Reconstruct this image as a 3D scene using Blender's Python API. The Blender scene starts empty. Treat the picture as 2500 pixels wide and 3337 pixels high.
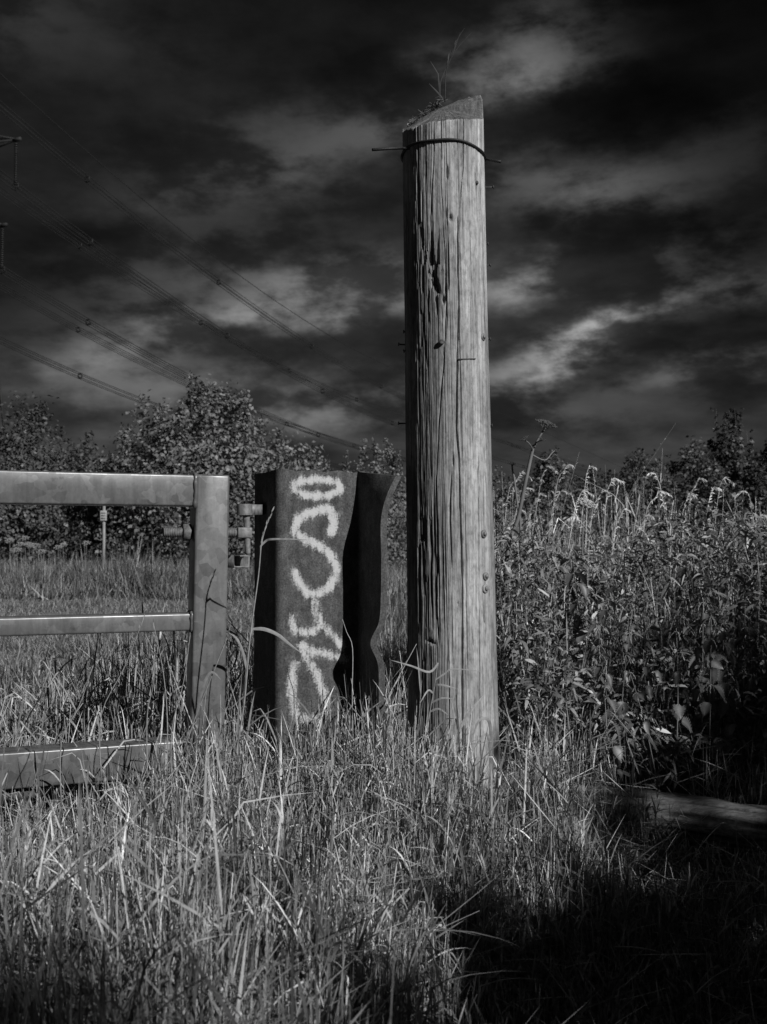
import bpy, bmesh, math
import numpy as np
from mathutils import Vector, Matrix

rad = math.radians
SC = bpy.context.scene
COL = SC.collection
rng = np.random.default_rng(11)

# ------------------------------------------------------------------ camera
F = 3280.0            # focal length in pixels of the 2500 x 3337 photograph
CAM_H = 0.95
PITCH = math.atan(104.0 / F)
cam_data = bpy.data.cameras.new('camera')
cam = bpy.data.objects.new('camera', cam_data)
COL.objects.link(cam)
cam.location = (0, 0, CAM_H)
cam.rotation_euler = (math.pi / 2 + PITCH, 0, 0)
cam_data.sensor_fit = 'VERTICAL'
cam_data.sensor_height = 36.0
cam_data.lens = 36.0 * F / 3337.0
cam_data.clip_start = 0.05
cam_data.clip_end = 6000.0
cam_data.dof.use_dof = True
cam_data.dof.focus_distance = 3.12
cam_data.dof.aperture_fstop = 7.5
SC.camera = cam

SC.render.engine = 'CYCLES'
SC.view_settings.view_transform = 'Standard'
SC.view_settings.look = 'None'
SC.view_settings.gamma = 1.0
SC.view_settings.use_curve_mapping = False
SC.view_settings.exposure = 0.0
SC.cycles.max_bounces = 5
SC.cycles.diffuse_bounces = 1
SC.cycles.transmission_bounces = 3


def ray(px, py):
    dx = (px - 1250.0) / F
    dy = (1668.5 - py) / F
    c, s = math.cos(PITCH), math.sin(PITCH)
    return Vector((dx, c - dy * s, s + dy * c))


def at(px, py, Y):
    d = ray(px, py)
    return Vector((0, 0, CAM_H)) + d * (Y / d.y)


# ------------------------------------------------------------------ sun and sky
SUN_AZ, SUN_EL = rad(42.0), rad(31.0)     # behind the camera, to the right
S = Vector((math.sin(SUN_AZ) * math.cos(SUN_EL), -math.cos(SUN_AZ) * math.cos(SUN_EL), math.sin(SUN_EL)))
sl = bpy.data.lights.new('sun', 'SUN')
sl.energy = 4.2
sl.angle = rad(0.5)
sl.color = (1.0, 1.0, 1.0)      # the photograph is black and white
so = bpy.data.objects.new('sun', sl)
COL.objects.link(so)
so.location = (6, -6, 8)
so.rotation_euler = S.to_track_quat('Z', 'Y').to_euler()


class NT:
    """small helper to write node graphs"""
    def __init__(self, tree):
        self.t = tree
        self.n = tree.nodes
        self.l = tree.links

    def node(self, typ, **kw):
        n = self.n.new(typ)
        for k, v in kw.items():
            setattr(n, k, v)
        return n

    def put(self, sock, v):
        if isinstance(v, bpy.types.NodeSocket):
            self.l.new(v, sock)
        else:
            sock.default_value = v

    def math(self, op, a, b=0.0, c=0.0, clamp=False):
        n = self.n.new('ShaderNodeMath')
        n.operation = op
        n.use_clamp = clamp
        self.put(n.inputs[0], a)
        self.put(n.inputs[1], b)
        self.put(n.inputs[2], c)
        return n.outputs[0]

    def noise(self, vec, scale, detail=4.0, rough=0.55, dist=0.0):
        n = self.n.new('ShaderNodeTexNoise')
        if vec is not None:
            self.l.new(vec, n.inputs['Vector'])
        n.inputs['Scale'].default_value = scale
        n.inputs['Detail'].default_value = detail
        n.inputs['Roughness'].default_value = rough
        n.inputs['Distortion'].default_value = dist
        return n.outputs['Fac']

    def maprange(self, v, a, b, c, d, typ='LINEAR'):
        n = self.n.new('ShaderNodeMapRange')
        n.interpolation_type = typ
        self.put(n.inputs[0], v)
        for i, x in enumerate((a, b, c, d)):
            n.inputs[i + 1].default_value = x
        return n.outputs[0]

    def mapping(self, vec, loc=(0, 0, 0), rot=(0, 0, 0), scale=(1, 1, 1)):
        n = self.n.new('ShaderNodeMapping')
        self.l.new(vec, n.inputs['Vector'])
        n.inputs['Location'].default_value = loc
        n.inputs['Rotation'].default_value = rot
        n.inputs['Scale'].default_value = scale
        return n.outputs[0]


world = bpy.data.worlds.new('World')
SC.world = world
world.use_nodes = True
wt = world.node_tree
wt.nodes.clear()
w = NT(wt)
sky = w.node('ShaderNodeTexSky', sky_type='NISHITA')
sky.sun_disc = False
sky.sun_elevation = SUN_EL
sky.sun_rotation = math.pi - SUN_AZ
sky.air_density = 1.0
sky.dust_density = 1.0
bw = w.node('ShaderNodeRGBToBW')
wt.links.new(sky.outputs[0], bw.inputs[0])
tc = w.node('ShaderNodeTexCoord')
sep = w.node('ShaderNodeSeparateXYZ')
wt.links.new(tc.outputs['Generated'], sep.inputs[0])
X, Y, Z = sep.outputs
az = w.math('ARCTAN2', X, Y)
el = w.math('ARCSINE', Z)
zz = w.math('ADD', w.math('MAXIMUM', Z, 0.0), 0.22)
comb = w.node('ShaderNodeCombineXYZ')
w.put(comb.inputs[0], w.math('DIVIDE', X, zz))
w.put(comb.inputs[1], w.math('DIVIDE', Y, zz))
comb.inputs[2].default_value = 3.7
P = comb.outputs[0]
Pm = w.mapping(P, loc=(1.3, .4, 0), rot=(0, 0, rad(-20)), scale=(0.85, 1.15, 1))
n1 = w.noise(Pm, 1.3, 5.0, 0.5, 0.0)
n2 = w.noise(Pm, 3.6, 8.0, 0.60, 0.0)
ca = w.node('ShaderNodeCombineXYZ')
w.put(ca.inputs[0], az)
w.put(ca.inputs[1], el)
Am = w.mapping(ca.outputs[0], rot=(0, 0, rad(-13)), scale=(1.0, 2.1, 1.0))
n3 = w.noise(Am, 7.0, 8.0, 0.60, 0.0)
n4 = w.noise(w.mapping(Am, loc=(3, 5, 0)), 4.0, 6.0, 0.55, 0.0)
base = w.math('MULTIPLY', w.maprange(n1, 0.34, 0.70, 0.25, 1.0, 'SMOOTHSTEP'),
              w.math('MULTIPLY', w.maprange(n2, 0.30, 0.72, 0.75, 1.2), w.maprange(n3, 0.34, 0.66, 0.62, 1.36)))
grad = w.math('ADD', 0.27, w.math('MULTIPLY', 0.85, w.math('EXPONENT', w.math('DIVIDE', w.math('MAXIMUM', el, 0.0), -0.16))))
total = w.math('MULTIPLY', base, grad)
# the brighter cloud banks of this sky, each at its own bearing and height: px, py, sx, sy, tilt, strength
CLOUDS = [
    (1660, 235, 190, 70, 22, 1.35), (1330, 330, 300, 70, 26, .75), (830, 510, 260, 90, 18, .40),
    (1120, 925, 300, 62, 6, 1.05), (1180, 1035, 210, 36, 10, .95), (760, 1035, 230, 38, 10, .90),
    (400, 1175, 190, 55, 10, .60), (1680, 935, 140, 52, 14, 1.2), (1940, 880, 300, 45, 10, .5), (1985, 1080, 130, 30, 28, 2.3),
    (1800, 1165, 230, 40, 14, 1.15), (1960, 610, 230, 70, 2, .62), (2330, 520, 260, 60, 4, .18), (2330, 930, 240, 55, 4, .50), (2320, 1210, 220, 34, 4, .5),
    (640, 1270, 260, 40, 6, .35), (1000, 1320, 260, 50, 4, .40), (60, 60, 300, 90, 0, .18),
    (1700, 620, 240, 70, 0, .22), (1600, 1330, 500, 60, 0, .25), (560, 930, 400, 160, 25, .18),
]
edge = w.maprange(n3, 0.41, 0.60, 0.16, 1.45, 'SMOOTHSTEP')
warp = w.math('MULTIPLY', w.math('SUBTRACT', n4, 0.5), 0.16)
warp2 = w.math('MULTIPLY', w.math('SUBTRACT', w.noise(w.mapping(Am, loc=(7, 3, 0)), 6.0, 7.0, .62), 0.5), 0.085)
acc = None
for (px, py, sx, sy, tilt, amp) in CLOUDS:
    d = ray(px, py).normalized()
    a0, e0 = math.atan2(d.x, d.y), math.asin(d.z)
    ct, st = math.cos(rad(tilt)), math.sin(rad(tilt))
    da = w.math('ADD', w.math('SUBTRACT', az, a0), warp)
    de = w.math('ADD', w.math('SUBTRACT', el, e0), warp2)
    u = w.math('ADD', w.math('MULTIPLY', da, ct * F / sx), w.math('MULTIPLY', de, st * F / sx))
    v = w.math('SUBTRACT', w.math('MULTIPLY', de, ct * F / sy), w.math('MULTIPLY', da, st * F / sy))
    r2 = w.math('ADD', w.math('MULTIPLY', u, u), w.math('MULTIPLY', v, v))
    g = w.math('MULTIPLY', w.math('EXPONENT', w.math('MULTIPLY', r2, -0.7)), amp)
    acc = g if acc is None else w.math('ADD', acc, g)
total = w.math('MULTIPLY', total, .86)
total = w.math('ADD', total, w.math('MULTIPLY', acc, w.math('MULTIPLY', edge, 1.75)))
val = w.math('MULTIPLY', w.math('MULTIPLY', bw.outputs[0], total), 0.40)
bg = w.node('ShaderNodeBackground')
bg.inputs['Strength'].default_value = 0.05
wt.links.new(val, bg.inputs['Color'])
wo = w.node('ShaderNodeOutputWorld')
wt.links.new(bg.outputs[0], wo.inputs[0])


# ------------------------------------------------------------------ materials
def gray(v):
    return (v, v, v, 1.0)


def new_mat(name, rough=0.8, spec=0.3, metallic=0.0):
    m = bpy.data.materials.new(name)
    m.use_nodes = True
    t = NT(m.node_tree)
    b = m.node_tree.nodes['Principled BSDF']
    b.inputs['Roughness'].default_value = rough
    b.inputs['Specular IOR Level'].default_value = spec
    b.inputs['Metallic'].default_value = metallic
    return m, t, b


def set_val(t, b, v):
    t.l.new(v, b.inputs['Base Color'])


def bump(t, b, h, strength=0.4, dist=0.004):
    n = t.node('ShaderNodeBump')
    n.inputs['Strength'].default_value = strength
    n.inputs['Distance'].default_value = dist
    t.l.new(h, n.inputs['Height'])
    t.l.new(n.outputs[0], b.inputs['Normal'])


def objcoord(t):
    return t.node('ShaderNodeTexCoord').outputs['Object']


def leaf_mat(name, base, rough=0.5, spec=0.35, trans=0.22, fine=60.0):
    m, t, b = new_mat(name, rough, spec)
    a = t.node('ShaderNodeAttribute', attribute_name='tone')
    nz = t.noise(objcoord(t), fine, 3.0, 0.6)
    v = t.math('MULTIPLY', t.math('MULTIPLY', a.outputs['Fac'], base), t.maprange(nz, .3, .7, .75, 1.25))
    set_val(t, b, v)
    tr = t.node('ShaderNodeBsdfTranslucent')
    t.l.new(v, tr.inputs['Color'])
    mx = t.node('ShaderNodeMixShader')
    mx.inputs[0].default_value = trans
    t.l.new(b.outputs[0], mx.inputs[1])
    t.l.new(tr.outputs[0], mx.inputs[2])
    out = [n for n in t.n if n.type == 'OUTPUT_MATERIAL'][0]
    t.l.new(mx.outputs[0], out.inputs['Surface'])
    return m


def noise_mat(name, lo, hi, scale, rough=0.85, spec=0.25, metallic=0.0, bstr=0.3, bdist=0.004, stretch=(1, 1, 1)):
    m, t, b = new_mat(name, rough, spec, metallic)
    v = t.mapping(objcoord(t), scale=stretch)
    nz = t.noise(v, scale, 6.0, 0.6)
    set_val(t, b, t.maprange(nz, .3, .7, lo, hi))
    bump(t, b, t.noise(v, scale * 3, 5.0, .6), bstr, bdist)
    return m


M = {}
M['grass'] = leaf_mat('dry_grass_blades', 0.33, 0.55, 0.25, 0.07)
M['meadow'] = leaf_mat('meadow_grass_blades', 0.19, 0.6, 0.25, 0.12)
M['pale_grass'] = leaf_mat('pale_seed_grass', 0.40, 0.55, 0.25, 0.07)
M['nettle'] = leaf_mat('nettle_leaves', 0.17, 0.45, 0.4, 0.06, 12.0)
M['hawthorn'] = leaf_mat('hawthorn_leaves', 0.145, 0.5, 0.4, 0.2, 8.0)
M['dark_leaf'] = leaf_mat('dark_tree_leaves', 0.085, 0.5, 0.4, 0.2, 8.0)
M['flower'] = leaf_mat('white_flowers', 0.6, 0.7, 0.2, 0.2)
M['soil'] = noise_mat('soil_and_thatch', 0.03, 0.09, 9.0, 0.95, 0.1, bstr=.6, bdist=.03)
M['path'] = noise_mat('trodden_path', 0.09, 0.24, 2.6, 0.95, 0.1, bstr=0.0)
M['bark'] = noise_mat('bark', 0.04, 0.12, 14.0, 0.9, 0.2, bstr=.8, bdist=.02, stretch=(1, 1, .3))
M['plank'] = noise_mat('old_plank', 0.03, 0.09, 20.0, 0.9, 0.2, bstr=.5, bdist=.004, stretch=(.15, 1, 1))
M['black_wire'] = noise_mat('black_wire', 0.012, 0.03, 60.0, 0.6, 0.4)
M['nail'] = noise_mat('rusty_nail', 0.03, 0.08, 200.0, 0.6, 0.4)
M['washer'] = noise_mat('zinc_washer', 0.20, 0.34, 150.0, 0.5, 0.5)
M['cable'] = noise_mat('power_cable', 0.012, 0.025, 1.0, 0.7, 0.3, bstr=0)
M['lattice'] = noise_mat('pylon_steel', 0.012, 0.03, 1.0, 0.7, 0.3, bstr=0)
M['glass_disc'] = noise_mat('insulator_glaze', 0.012, 0.03, 3.0, 0.5, 0.3, bstr=0)
M['pole_paint'] = noise_mat('painted_pole', 0.20, 0.30, 10.0, 0.6, 0.3, bstr=.1)
M['sign_face'] = noise_mat('sign_face', 0.30, 0.42, 14.0, 0.6, 0.3, bstr=.1)
M['sign_mark'] = noise_mat('sign_print', 0.10, 0.16, 14.0, 0.6, 0.3, bstr=.1)
M['bolt'] = noise_mat('rusted_bolt', 0.07, 0.20, 90.0, 0.65, 0.45, .15, bstr=.5, bdist=.001)
M['hinge'] = noise_mat('hinge_steel', 0.09, 0.26, 60.0, 0.55, 0.45, .15, bstr=.3, bdist=.001)

# galvanised steel with its spangle of crystal patches
m, t, b = new_mat('galvanised_steel', 0.3, 0.42, 0.16)
oc = objcoord(t)
dn = t.node('ShaderNodeTexNoise')
dn.inputs['Scale'].default_value = 16.0
dn.inputs['Detail'].default_value = 3.0
t.l.new(oc, dn.inputs['Vector'])
vm = t.node('ShaderNodeVectorMath', operation='MULTIPLY_ADD')
t.l.new(dn.outputs['Color'], vm.inputs[0])
vm.inputs[1].default_value = (.045, .045, .045)
t.l.new(oc, vm.inputs[2])
vo = t.node('ShaderNodeTexVoronoi')
vo.inputs['Scale'].default_value = 31.0
t.l.new(vm.outputs[0], vo.inputs['Vector'])
sx = t.node('ShaderNodeSeparateColor')
t.l.new(vo.outputs['Color'], sx.inputs[0])
cells = t.maprange(sx.outputs[0], 0, 1, -.5, .5)
big = t.noise(oc, 5.0, 4.0, .6)
amp = t.maprange(t.noise(oc, 7.0, 2.0, .5), .35, .65, .022, .085)
v = t.math('ADD', t.math('MULTIPLY', cells, amp), t.maprange(big, .3, .7, .095, .175))
fine = t.noise(oc, 120.0, 4.0, .7)
run = t.noise(t.mapping(oc, scale=(1, 1, .12)), 45.0, 5.0, .65)
v = t.math('MULTIPLY', v, t.maprange(run, .34, .62, .80, 1.10))
scr = t.noise(t.mapping(oc, rot=(.3, .5, .2), scale=(.06, 1, 1)), 160.0, 2.0, .5)
v = t.math('ADD', v, t.maprange(scr, .70, .76, 0, .10))
spt = t.noise(oc, 34.0, 5.0, .7)
v = t.math('MULTIPLY', v, t.maprange(spt, .30, .40, .62, 1.0))
v = t.math('MULTIPLY', v, t.maprange(fine, .3, .7, .9, 1.1))
set_val(t, b, v)
t.l.new(t.maprange(sx.outputs[1], 0, 1, .27, .37), b.inputs['Roughness'])
bump(t, b, t.noise(oc, 40.0, 3.0, .5), .08, .002)
M['galv'] = m

# rusted plate with sprayed paint; "paint" and "tone" are per-vertex marks made below
m, t, b = new_mat('rusted_plate', 0.8, 0.25)
oc = objcoord(t)
r1 = t.noise(oc, 26.0, 6.0, .65)
r2 = t.noise(oc, 190.0, 4.0, .7)
st_ = t.noise(t.mapping(oc, scale=(1, 1, .22)), 60.0, 4.0, .6)
rust = t.math('MULTIPLY', t.maprange(r1, .3, .7, .042, .098), t.maprange(r2, .32, .68, .45, 1.6))
rust = t.math('MULTIPLY', rust, t.maprange(st_, .3, .7, .75, 1.25))
pa = t.node('ShaderNodeAttribute', attribute_name='paint')
k = t.math('ADD', pa.outputs['Fac'], t.math('MULTIPLY', t.math('SUBTRACT', t.noise(oc, 170.0, 4.0, .7), .5), t.math('SUBTRACT', 2.3, t.math('MULTIPLY', pa.outputs['Fac'], 1.1))))
k = t.math('ADD', k, t.math('MULTIPLY', t.math('SUBTRACT', st_, .5), 1.5))
k = t.math('MULTIPLY', t.maprange(k, .22, .95, 0, 1, 'SMOOTHSTEP'), t.maprange(pa.outputs['Fac'], 0.02, .5, 0, 1))
mixv = t.math('ADD', t.math('MULTIPLY', rust, t.math('SUBTRACT', 1.0, k)), t.math('MULTIPLY', .50, k))
set_val(t, b, mixv)
bump(t, b, t.math('ADD', r2, t.math('MULTIPLY', r1, .6)), .55, .003)
M['rust'] = m

# weathered pole timber
m, t, b = new_mat('weathered_timber', 0.85, 0.2)
oc = objcoord(t)
g1 = t.noise(t.mapping(oc, scale=(1, 1, .035)), 130.0, 6.0, .65, .15)
g2 = t.noise(t.mapping(oc, scale=(1, 1, .10)), 42.0, 5.0, .6, .3)
g3 = t.noise(t.mapping(oc, scale=(1, 1, .30)), 9.0, 5.0, .6)
g4 = t.noise(t.mapping(oc, scale=(1, 1, .5)), 70.0, 5.0, .7)
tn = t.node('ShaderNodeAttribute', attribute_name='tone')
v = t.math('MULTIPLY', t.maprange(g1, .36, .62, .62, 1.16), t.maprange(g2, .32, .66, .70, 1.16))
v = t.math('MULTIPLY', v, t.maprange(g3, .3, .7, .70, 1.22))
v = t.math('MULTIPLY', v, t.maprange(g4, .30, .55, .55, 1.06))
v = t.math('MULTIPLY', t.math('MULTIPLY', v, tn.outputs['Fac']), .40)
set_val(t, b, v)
bump(t, b, t.math('ADD', g1, t.math('MULTIPLY', g4, .6)), .7, .005)
M['timber'] = m
m2 = m.copy()
m2.name = 'log_timber'
M['log'] = m2


# ------------------------------------------------------------------ mesh helpers
def make_mesh(name, V, quads=None, tris=None, mats=(), smooth=True, attrs=None, matidx=None):
    V = np.asarray(V, dtype=np.float32)
    me = bpy.data.meshes.new(name)
    me.vertices.add(len(V))
    me.vertices.foreach_set('co', V.ravel())
    loops, starts, n = [], [], 0
    for arr, kk in ((quads, 4), (tris, 3)):
        if arr is None or len(arr) == 0:
            continue
        arr = np.asarray(arr, dtype=np.int32)
        loops.append(arr.ravel())
        starts.append(n + np.arange(len(arr), dtype=np.int32) * kk)
        n += len(arr) * kk
    loops = np.concatenate(loops)
    starts = np.concatenate(starts)
    me.loops.add(len(loops))
    me.polygons.add(len(starts))
    me.loops.foreach_set('vertex_index', loops)
    me.polygons.foreach_set('loop_start', starts)
    if smooth:
        me.polygons.foreach_set('use_smooth', np.ones(len(starts), dtype=bool))
    for mm in mats:
        me.materials.append(mm)
    if matidx is not None:
        me.polygons.foreach_set('material_index', np.asarray(matidx, dtype=np.int32))
    for kk, a in (attrs or {}).items():
        at_ = me.attributes.new(kk, 'FLOAT', 'POINT')
        at_.data.foreach_set('value', np.asarray(a, dtype=np.float32))
    me.update(calc_edges=True)
    me.validate()
    return me


def add(name, data, parent=None, loc=None, label=None, cat=None, group=None, kind=None):
    o = bpy.data.objects.new(name, data)
    COL.objects.link(o)
    if parent is not None:
        o.parent = parent
    if loc is not None:
        o.location = loc
    tag(o, label, cat, group, kind)
    return o


def tag(o, label=None, cat=None, group=None, kind=None):
    if label: o['label'] = label
    if cat: o['category'] = cat
    if group: o['group'] = group
    if kind: o['kind'] = kind


def thing(name, label, cat, loc=(0, 0, 0), rz=0.0, group=None):
    o = add(name, None, None, loc, label, cat, group)
    o.rotation_euler = (0, 0, rz)
    o.empty_display_size = 0.1
    return o


class MB:
    """collects simple shapes into one mesh"""
    def __init__(self):
        self.V, self.Q, self.T, self.A = [], [], [], []
        self.n = 0

    def push(self, V, Q=(), T=(), tone=1.0):
        V = np.asarray(V, dtype=float)
        for q in Q: self.Q.append([i + self.n for i in q])
        for q in T: self.T.append([i + self.n for i in q])
        self.V.append(V)
        self.A.append(np.full(len(V), tone))
        self.n += len(V)

    def tube(self, pts, r, sides=8, cap=True, tone=1.0, squash=1.0):
        pts = [Vector(p) for p in pts]
        rs = r if isinstance(r, (list, tuple, np.ndarray)) else [r] * len(pts)
        V, Q, T = [], [], []
        up = None
        for i, p in enumerate(pts):
            d = (pts[min(i + 1, len(pts) - 1)] - pts[max(i - 1, 0)])
            if d.length < 1e-9: d = Vector((0, 0, 1))
            d.normalize()
            if up is None:
                up = d.orthogonal().normalized()
            up = (up - d * up.dot(d))
            if up.length < 1e-6: up = d.orthogonal()
            up.normalize()
            sd = d.cross(up)
            for j in range(sides):
                a = 2 * math.pi * j / sides
                V.append(p + (up * math.cos(a) * squash + sd * math.sin(a)) * rs[i])
        for i in range(len(pts) - 1):
            for j in range(sides):
                j2 = (j + 1) % sides
                Q.append((i * sides + j, i * sides + j2, (i + 1) * sides + j2, (i + 1) * sides + j))
        if cap:
            c0, c1 = len(V), len(V) + 1
            V += [pts[0], pts[-1]]
            L = (len(pts) - 1) * sides
            for j in range(sides):
                j2 = (j + 1) % sides
                T.append((c0, j2, j))
                T.append((c1, L + j, L + j2))
        self.push([tuple(v) for v in V], Q, T, tone)

    def box(self, a, b, tone=1.0):
        (x0, y0, z0), (x1, y1, z1) = a, b
        V = [(x0, y0, z0), (x1, y0, z0), (x1, y1, z0), (x0, y1, z0), (x0, y0, z1), (x1, y0, z1), (x1, y1, z1), (x0, y1, z1)]
        Q = [(0, 3, 2, 1), (4, 5, 6, 7), (0, 1, 5, 4), (1, 2, 6, 5), (2, 3, 7, 6), (3, 0, 4, 7)]
        self.push(V, Q, (), tone)

    def mesh(self, name, mat, smooth=True):
        return make_mesh(name, np.concatenate(self.V), self.Q, self.T, [mat], smooth, {'tone': np.concatenate(self.A)})

    def build(self, name, mat, parent=None, smooth=True, **kw):
        return add(name, self.mesh(name, mat, smooth), parent, **kw)


def bevel_box(name, a, b, w_, mat, parent=None, seg=3, shear=None):
    bm = bmesh.new()
    bmesh.ops.create_cube(bm, size=1.0)
    for v in bm.verts:
        v.co = Vector([(a[i] + b[i]) / 2 + v.co[i] * (b[i] - a[i]) for i in range(3)])
    bmesh.ops.bevel(bm, geom=bm.edges[:], offset=w_, segments=seg, affect='EDGES', profile=0.5)
    if shear:
        for v in bm.verts: shear(v)
    for f in bm.faces: f.smooth = True
    me = bpy.data.meshes.new(name)
    bm.to_mesh(me)
    bm.free()
    me.materials.append(mat)
    try:
        me.set_sharp_from_angle(angle=rad(50))
    except Exception:
        pass
    return add(name, me, parent)


_lat = {}


def vnoise(x, y, seed=0, size=256):
    if seed not in _lat:
        _lat[seed] = np.random.default_rng(1000 + seed).random((size, size))
    L = _lat[seed]
    x0, y0 = np.floor(x).astype(int), np.floor(y).astype(int)
    fx, fy = x - x0, y - y0
    fx, fy = fx * fx * (3 - 2 * fx), fy * fy * (3 - 2 * fy)
    x0, y0 = x0 % size, y0 % size
    x1, y1 = (x0 + 1) % size, (y0 + 1) % size
    return (L[x0, y0] * (1 - fx) + L[x1, y0] * fx) * (1 - fy) + (L[x0, y1] * (1 - fx) + L[x1, y1] * fx) * fy


def fbm(x, y, seed=0, octv=4):
    s, a, tot = 0, 1.0, 0
    for i in range(octv):
        s = s + a * vnoise(x * 2 ** i, y * 2 ** i, seed + i)
        tot += a
        a *= 0.5
    return s / tot


def gz(x, y):
    """height of the ground"""
    x, y = np.asarray(x, dtype=float), np.asarray(y, dtype=float)
    near = 0.05 * (fbm(x * 1.3 + 20, y * 1.3 + 20, 40, 3) - .5) * np.clip((9 - np.hypot(x, y)) / 4, 0, 1)
    far = 0.25 * (fbm(x * .12 + 50, y * .12 + 50, 44, 2) - .5) * np.clip((np.hypot(x, y) - 8) / 20, 0, 1)
    return near + far


# ------------------------------------------------------------------ ground, path
def polar_ground():
    rr = np.concatenate([np.linspace(0.0, 8, 60), np.geomspace(8.4, 3000, 60)])
    th = np.linspace(0, 2 * math.pi, 145)[:-1]
    R, T = np.meshgrid(rr[1:], th, indexing='ij')
    x, y = (R * np.cos(T)).ravel(), (R * np.sin(T)).ravel() + 3.0
    V = np.stack([np.append(x, 0.0), np.append(y, 3.0), np.append(gz(x, y), gz(0.0, 3.0))], 1)
    n, k = len(rr) - 1, len(th)
    I = np.arange(n * k).reshape(n, k)
    Q = np.stack([I[:-1], I[1:], np.roll(I, -1, 1)[1:], np.roll(I, -1, 1)[:-1]], -1).reshape(-1, 4)
    T3 = np.stack([np.full(k, n * k), I[0], np.roll(I[0], -1)], 1)
    return make_mesh('ground', V, Q, T3, [M['soil']])


add('ground', polar_ground(), label='rough grassy field ground running out to the hedges', kind='structure')

nx, ny = 60, 60
xs = np.linspace(-14, -0.2, nx)
gx, gy = [], []
for i in range(nx):
    c = 13.2 - 0.16 * (xs[i] + 6) + .4 * math.sin(xs[i] * .6)
    wd = 2.3
    yy = np.linspace(c - wd, c + wd, ny)
    gx.append(np.full(ny, xs[i])); gy.append(yy)
gx, gy = np.array(gx), np.array(gy)
V = np.stack([gx.ravel(), gy.ravel(), (gz(gx, gy) + .008).ravel()], 1)
I = np.arange(nx * ny).reshape(nx, ny)
Q = np.stack([I[:-1, :-1], I[1:, :-1], I[1:, 1:], I[:-1, 1:]], -1).reshape(-1, 4)
add('path', make_mesh('path', V, Q, None, [M['path']]), label='trodden grassy path crossing the field behind the gate', kind='structure')


# ------------------------------------------------------------------ round timber post
PY = 3.235


def post_cx(z): return 0.224 + (0.193 - 0.224) * (z - .3) / 2.0


def post_r(z):
    z = np.asarray(z, dtype=float)
    return 0.1318 + 0.012 * np.clip((2.2 - z) / 2.0, 0, 1.2) + 0.010 * np.clip((.55 - z) / .5, 0, 1) ** 1.5


def post_theta(px, py):
    """angle round the pole (0 = towards camera, + = right) and height for a spot on its face"""
    p = at(px, py, PY - .10)
    s = (p.x * PY / (PY - .05) - post_cx(p.z)) / float(post_r(p.z))
    return math.asin(max(-.99, min(.99, s))), p.z


post = thing('timber_post', 'tall weathered round timber post with slanted cut top beside the steel beam', 'post', (0.2, PY, 0))
NV = 310
thv = np.concatenate([np.linspace(-1.75, 1.75, 420), np.linspace(1.75, 2 * math.pi - 1.75, 62)[1:-1]])
zc_, pa_, pb_ = 2.345, .44, .70
zv = np.linspace(-.1, 1.0, NV)
TH, U = np.meshgrid(thv, zv, indexing='ij')
_dg = (np.degrees(TH) + 180) % 360 - 180
top = np.interp(_dg, [-180, -135, -90, -45, 0, 45, 75, 86, 92, 105, 140, 180],
                [2.420, 2.375, 2.287, 2.266, 2.272, 2.290, 2.316, 2.330, 2.398, 2.428, 2.446, 2.420])   # slanted, stepped saw cut
top = top + .003 * (vnoise(TH * 30 + 5, TH * 0 + 2, 3) - .5)
ZZ = -.1 + (U + .1) / 1.1 * (top + .1)
depth = np.zeros_like(ZZ)


def sm01(x, a, b):
    q = np.clip((x - a) / (b - a), 0, 1)
    return q * q * (3 - 2 * q)


def crack(pts, wid, dep, taper=.05):
    th_, z_ = zip(*[post_theta(*p) for p in pts])
    o = np.argsort(z_)
    z_, th_ = np.array(z_)[o], np.array(th_)[o]
    tc_ = np.interp(ZZ, z_, th_) + .010 * (fbm(ZZ * 14, 0 * ZZ + len(pts), 7, 3) - .5) * 2
    f = np.clip((ZZ - z_[0]) / taper, 0, 1) * np.clip((z_[-1] - ZZ) / taper, 0, 1)
    wv = wid * (.6 + .8 * vnoise(ZZ * 30, ZZ * 0 + 3, 9))
    return dep * f * np.exp(-((TH - tc_) / wv) ** 2)


CR = [([(1487, 700), (1487, 880), (1490, 1000), (1485, 1180), (1482, 1400), (1490, 1500), (1495, 1700), (1500, 1900), (1500, 2300), (1503, 2620)], .013, .014),
      ([(1445, 880), (1450, 1000), (1442, 1180), (1424, 1400), (1420, 1560)], .010, .009),
      ([(1410, 400), (1408, 560), (1400, 700), (1402, 960)], .012, .010),
      ([(1507, 345), (1503, 560), (1490, 700)], .009, .009),
      ([(1433, 350), (1432, 560), (1440, 760), (1452, 960)], .007, .006),
      ([(1420, 1700), (1418, 1960), (1424, 2100)], .014, .013),
      ([(1465, 1540), (1461, 1700), (1466, 1850)], .012, .011),
      ([(1556, 1450), (1556, 2000), (1560, 2600)], .009, .006),
      ([(1445, 1760), (1447, 1930)], .012, .012), ([(1400, 1700), (1398, 1900), (1405, 2010)], .013, .012),
      ([(1455, 2050), (1458, 2560)], .007, .005), ([(1525, 2000), (1540, 2140)], .006, .004),
      ([(1480, 2180), (1484, 2650)], .008, .006)]
for p_, w_, d_ in CR:
    depth += crack(p_, w_, d_)
for i in range(190):
    th0 = rng.uniform(-1.5, 1.5)
    z0 = rng.uniform(0, 2.25)
    ln = .06 + .8 * rng.random() ** 2.2
    tc_ = th0 + .03 * (vnoise(ZZ * 3, 0 * ZZ + i, 13) - .5)
    f = np.clip((ZZ - z0) / .06, 0, 1) * np.clip((z0 + ln - ZZ) / .06, 0, 1)
    depth += rng.uniform(.001, .0036) * f * np.exp(-((TH - tc_) / rng.uniform(.004, .008)) ** 2)
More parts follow.
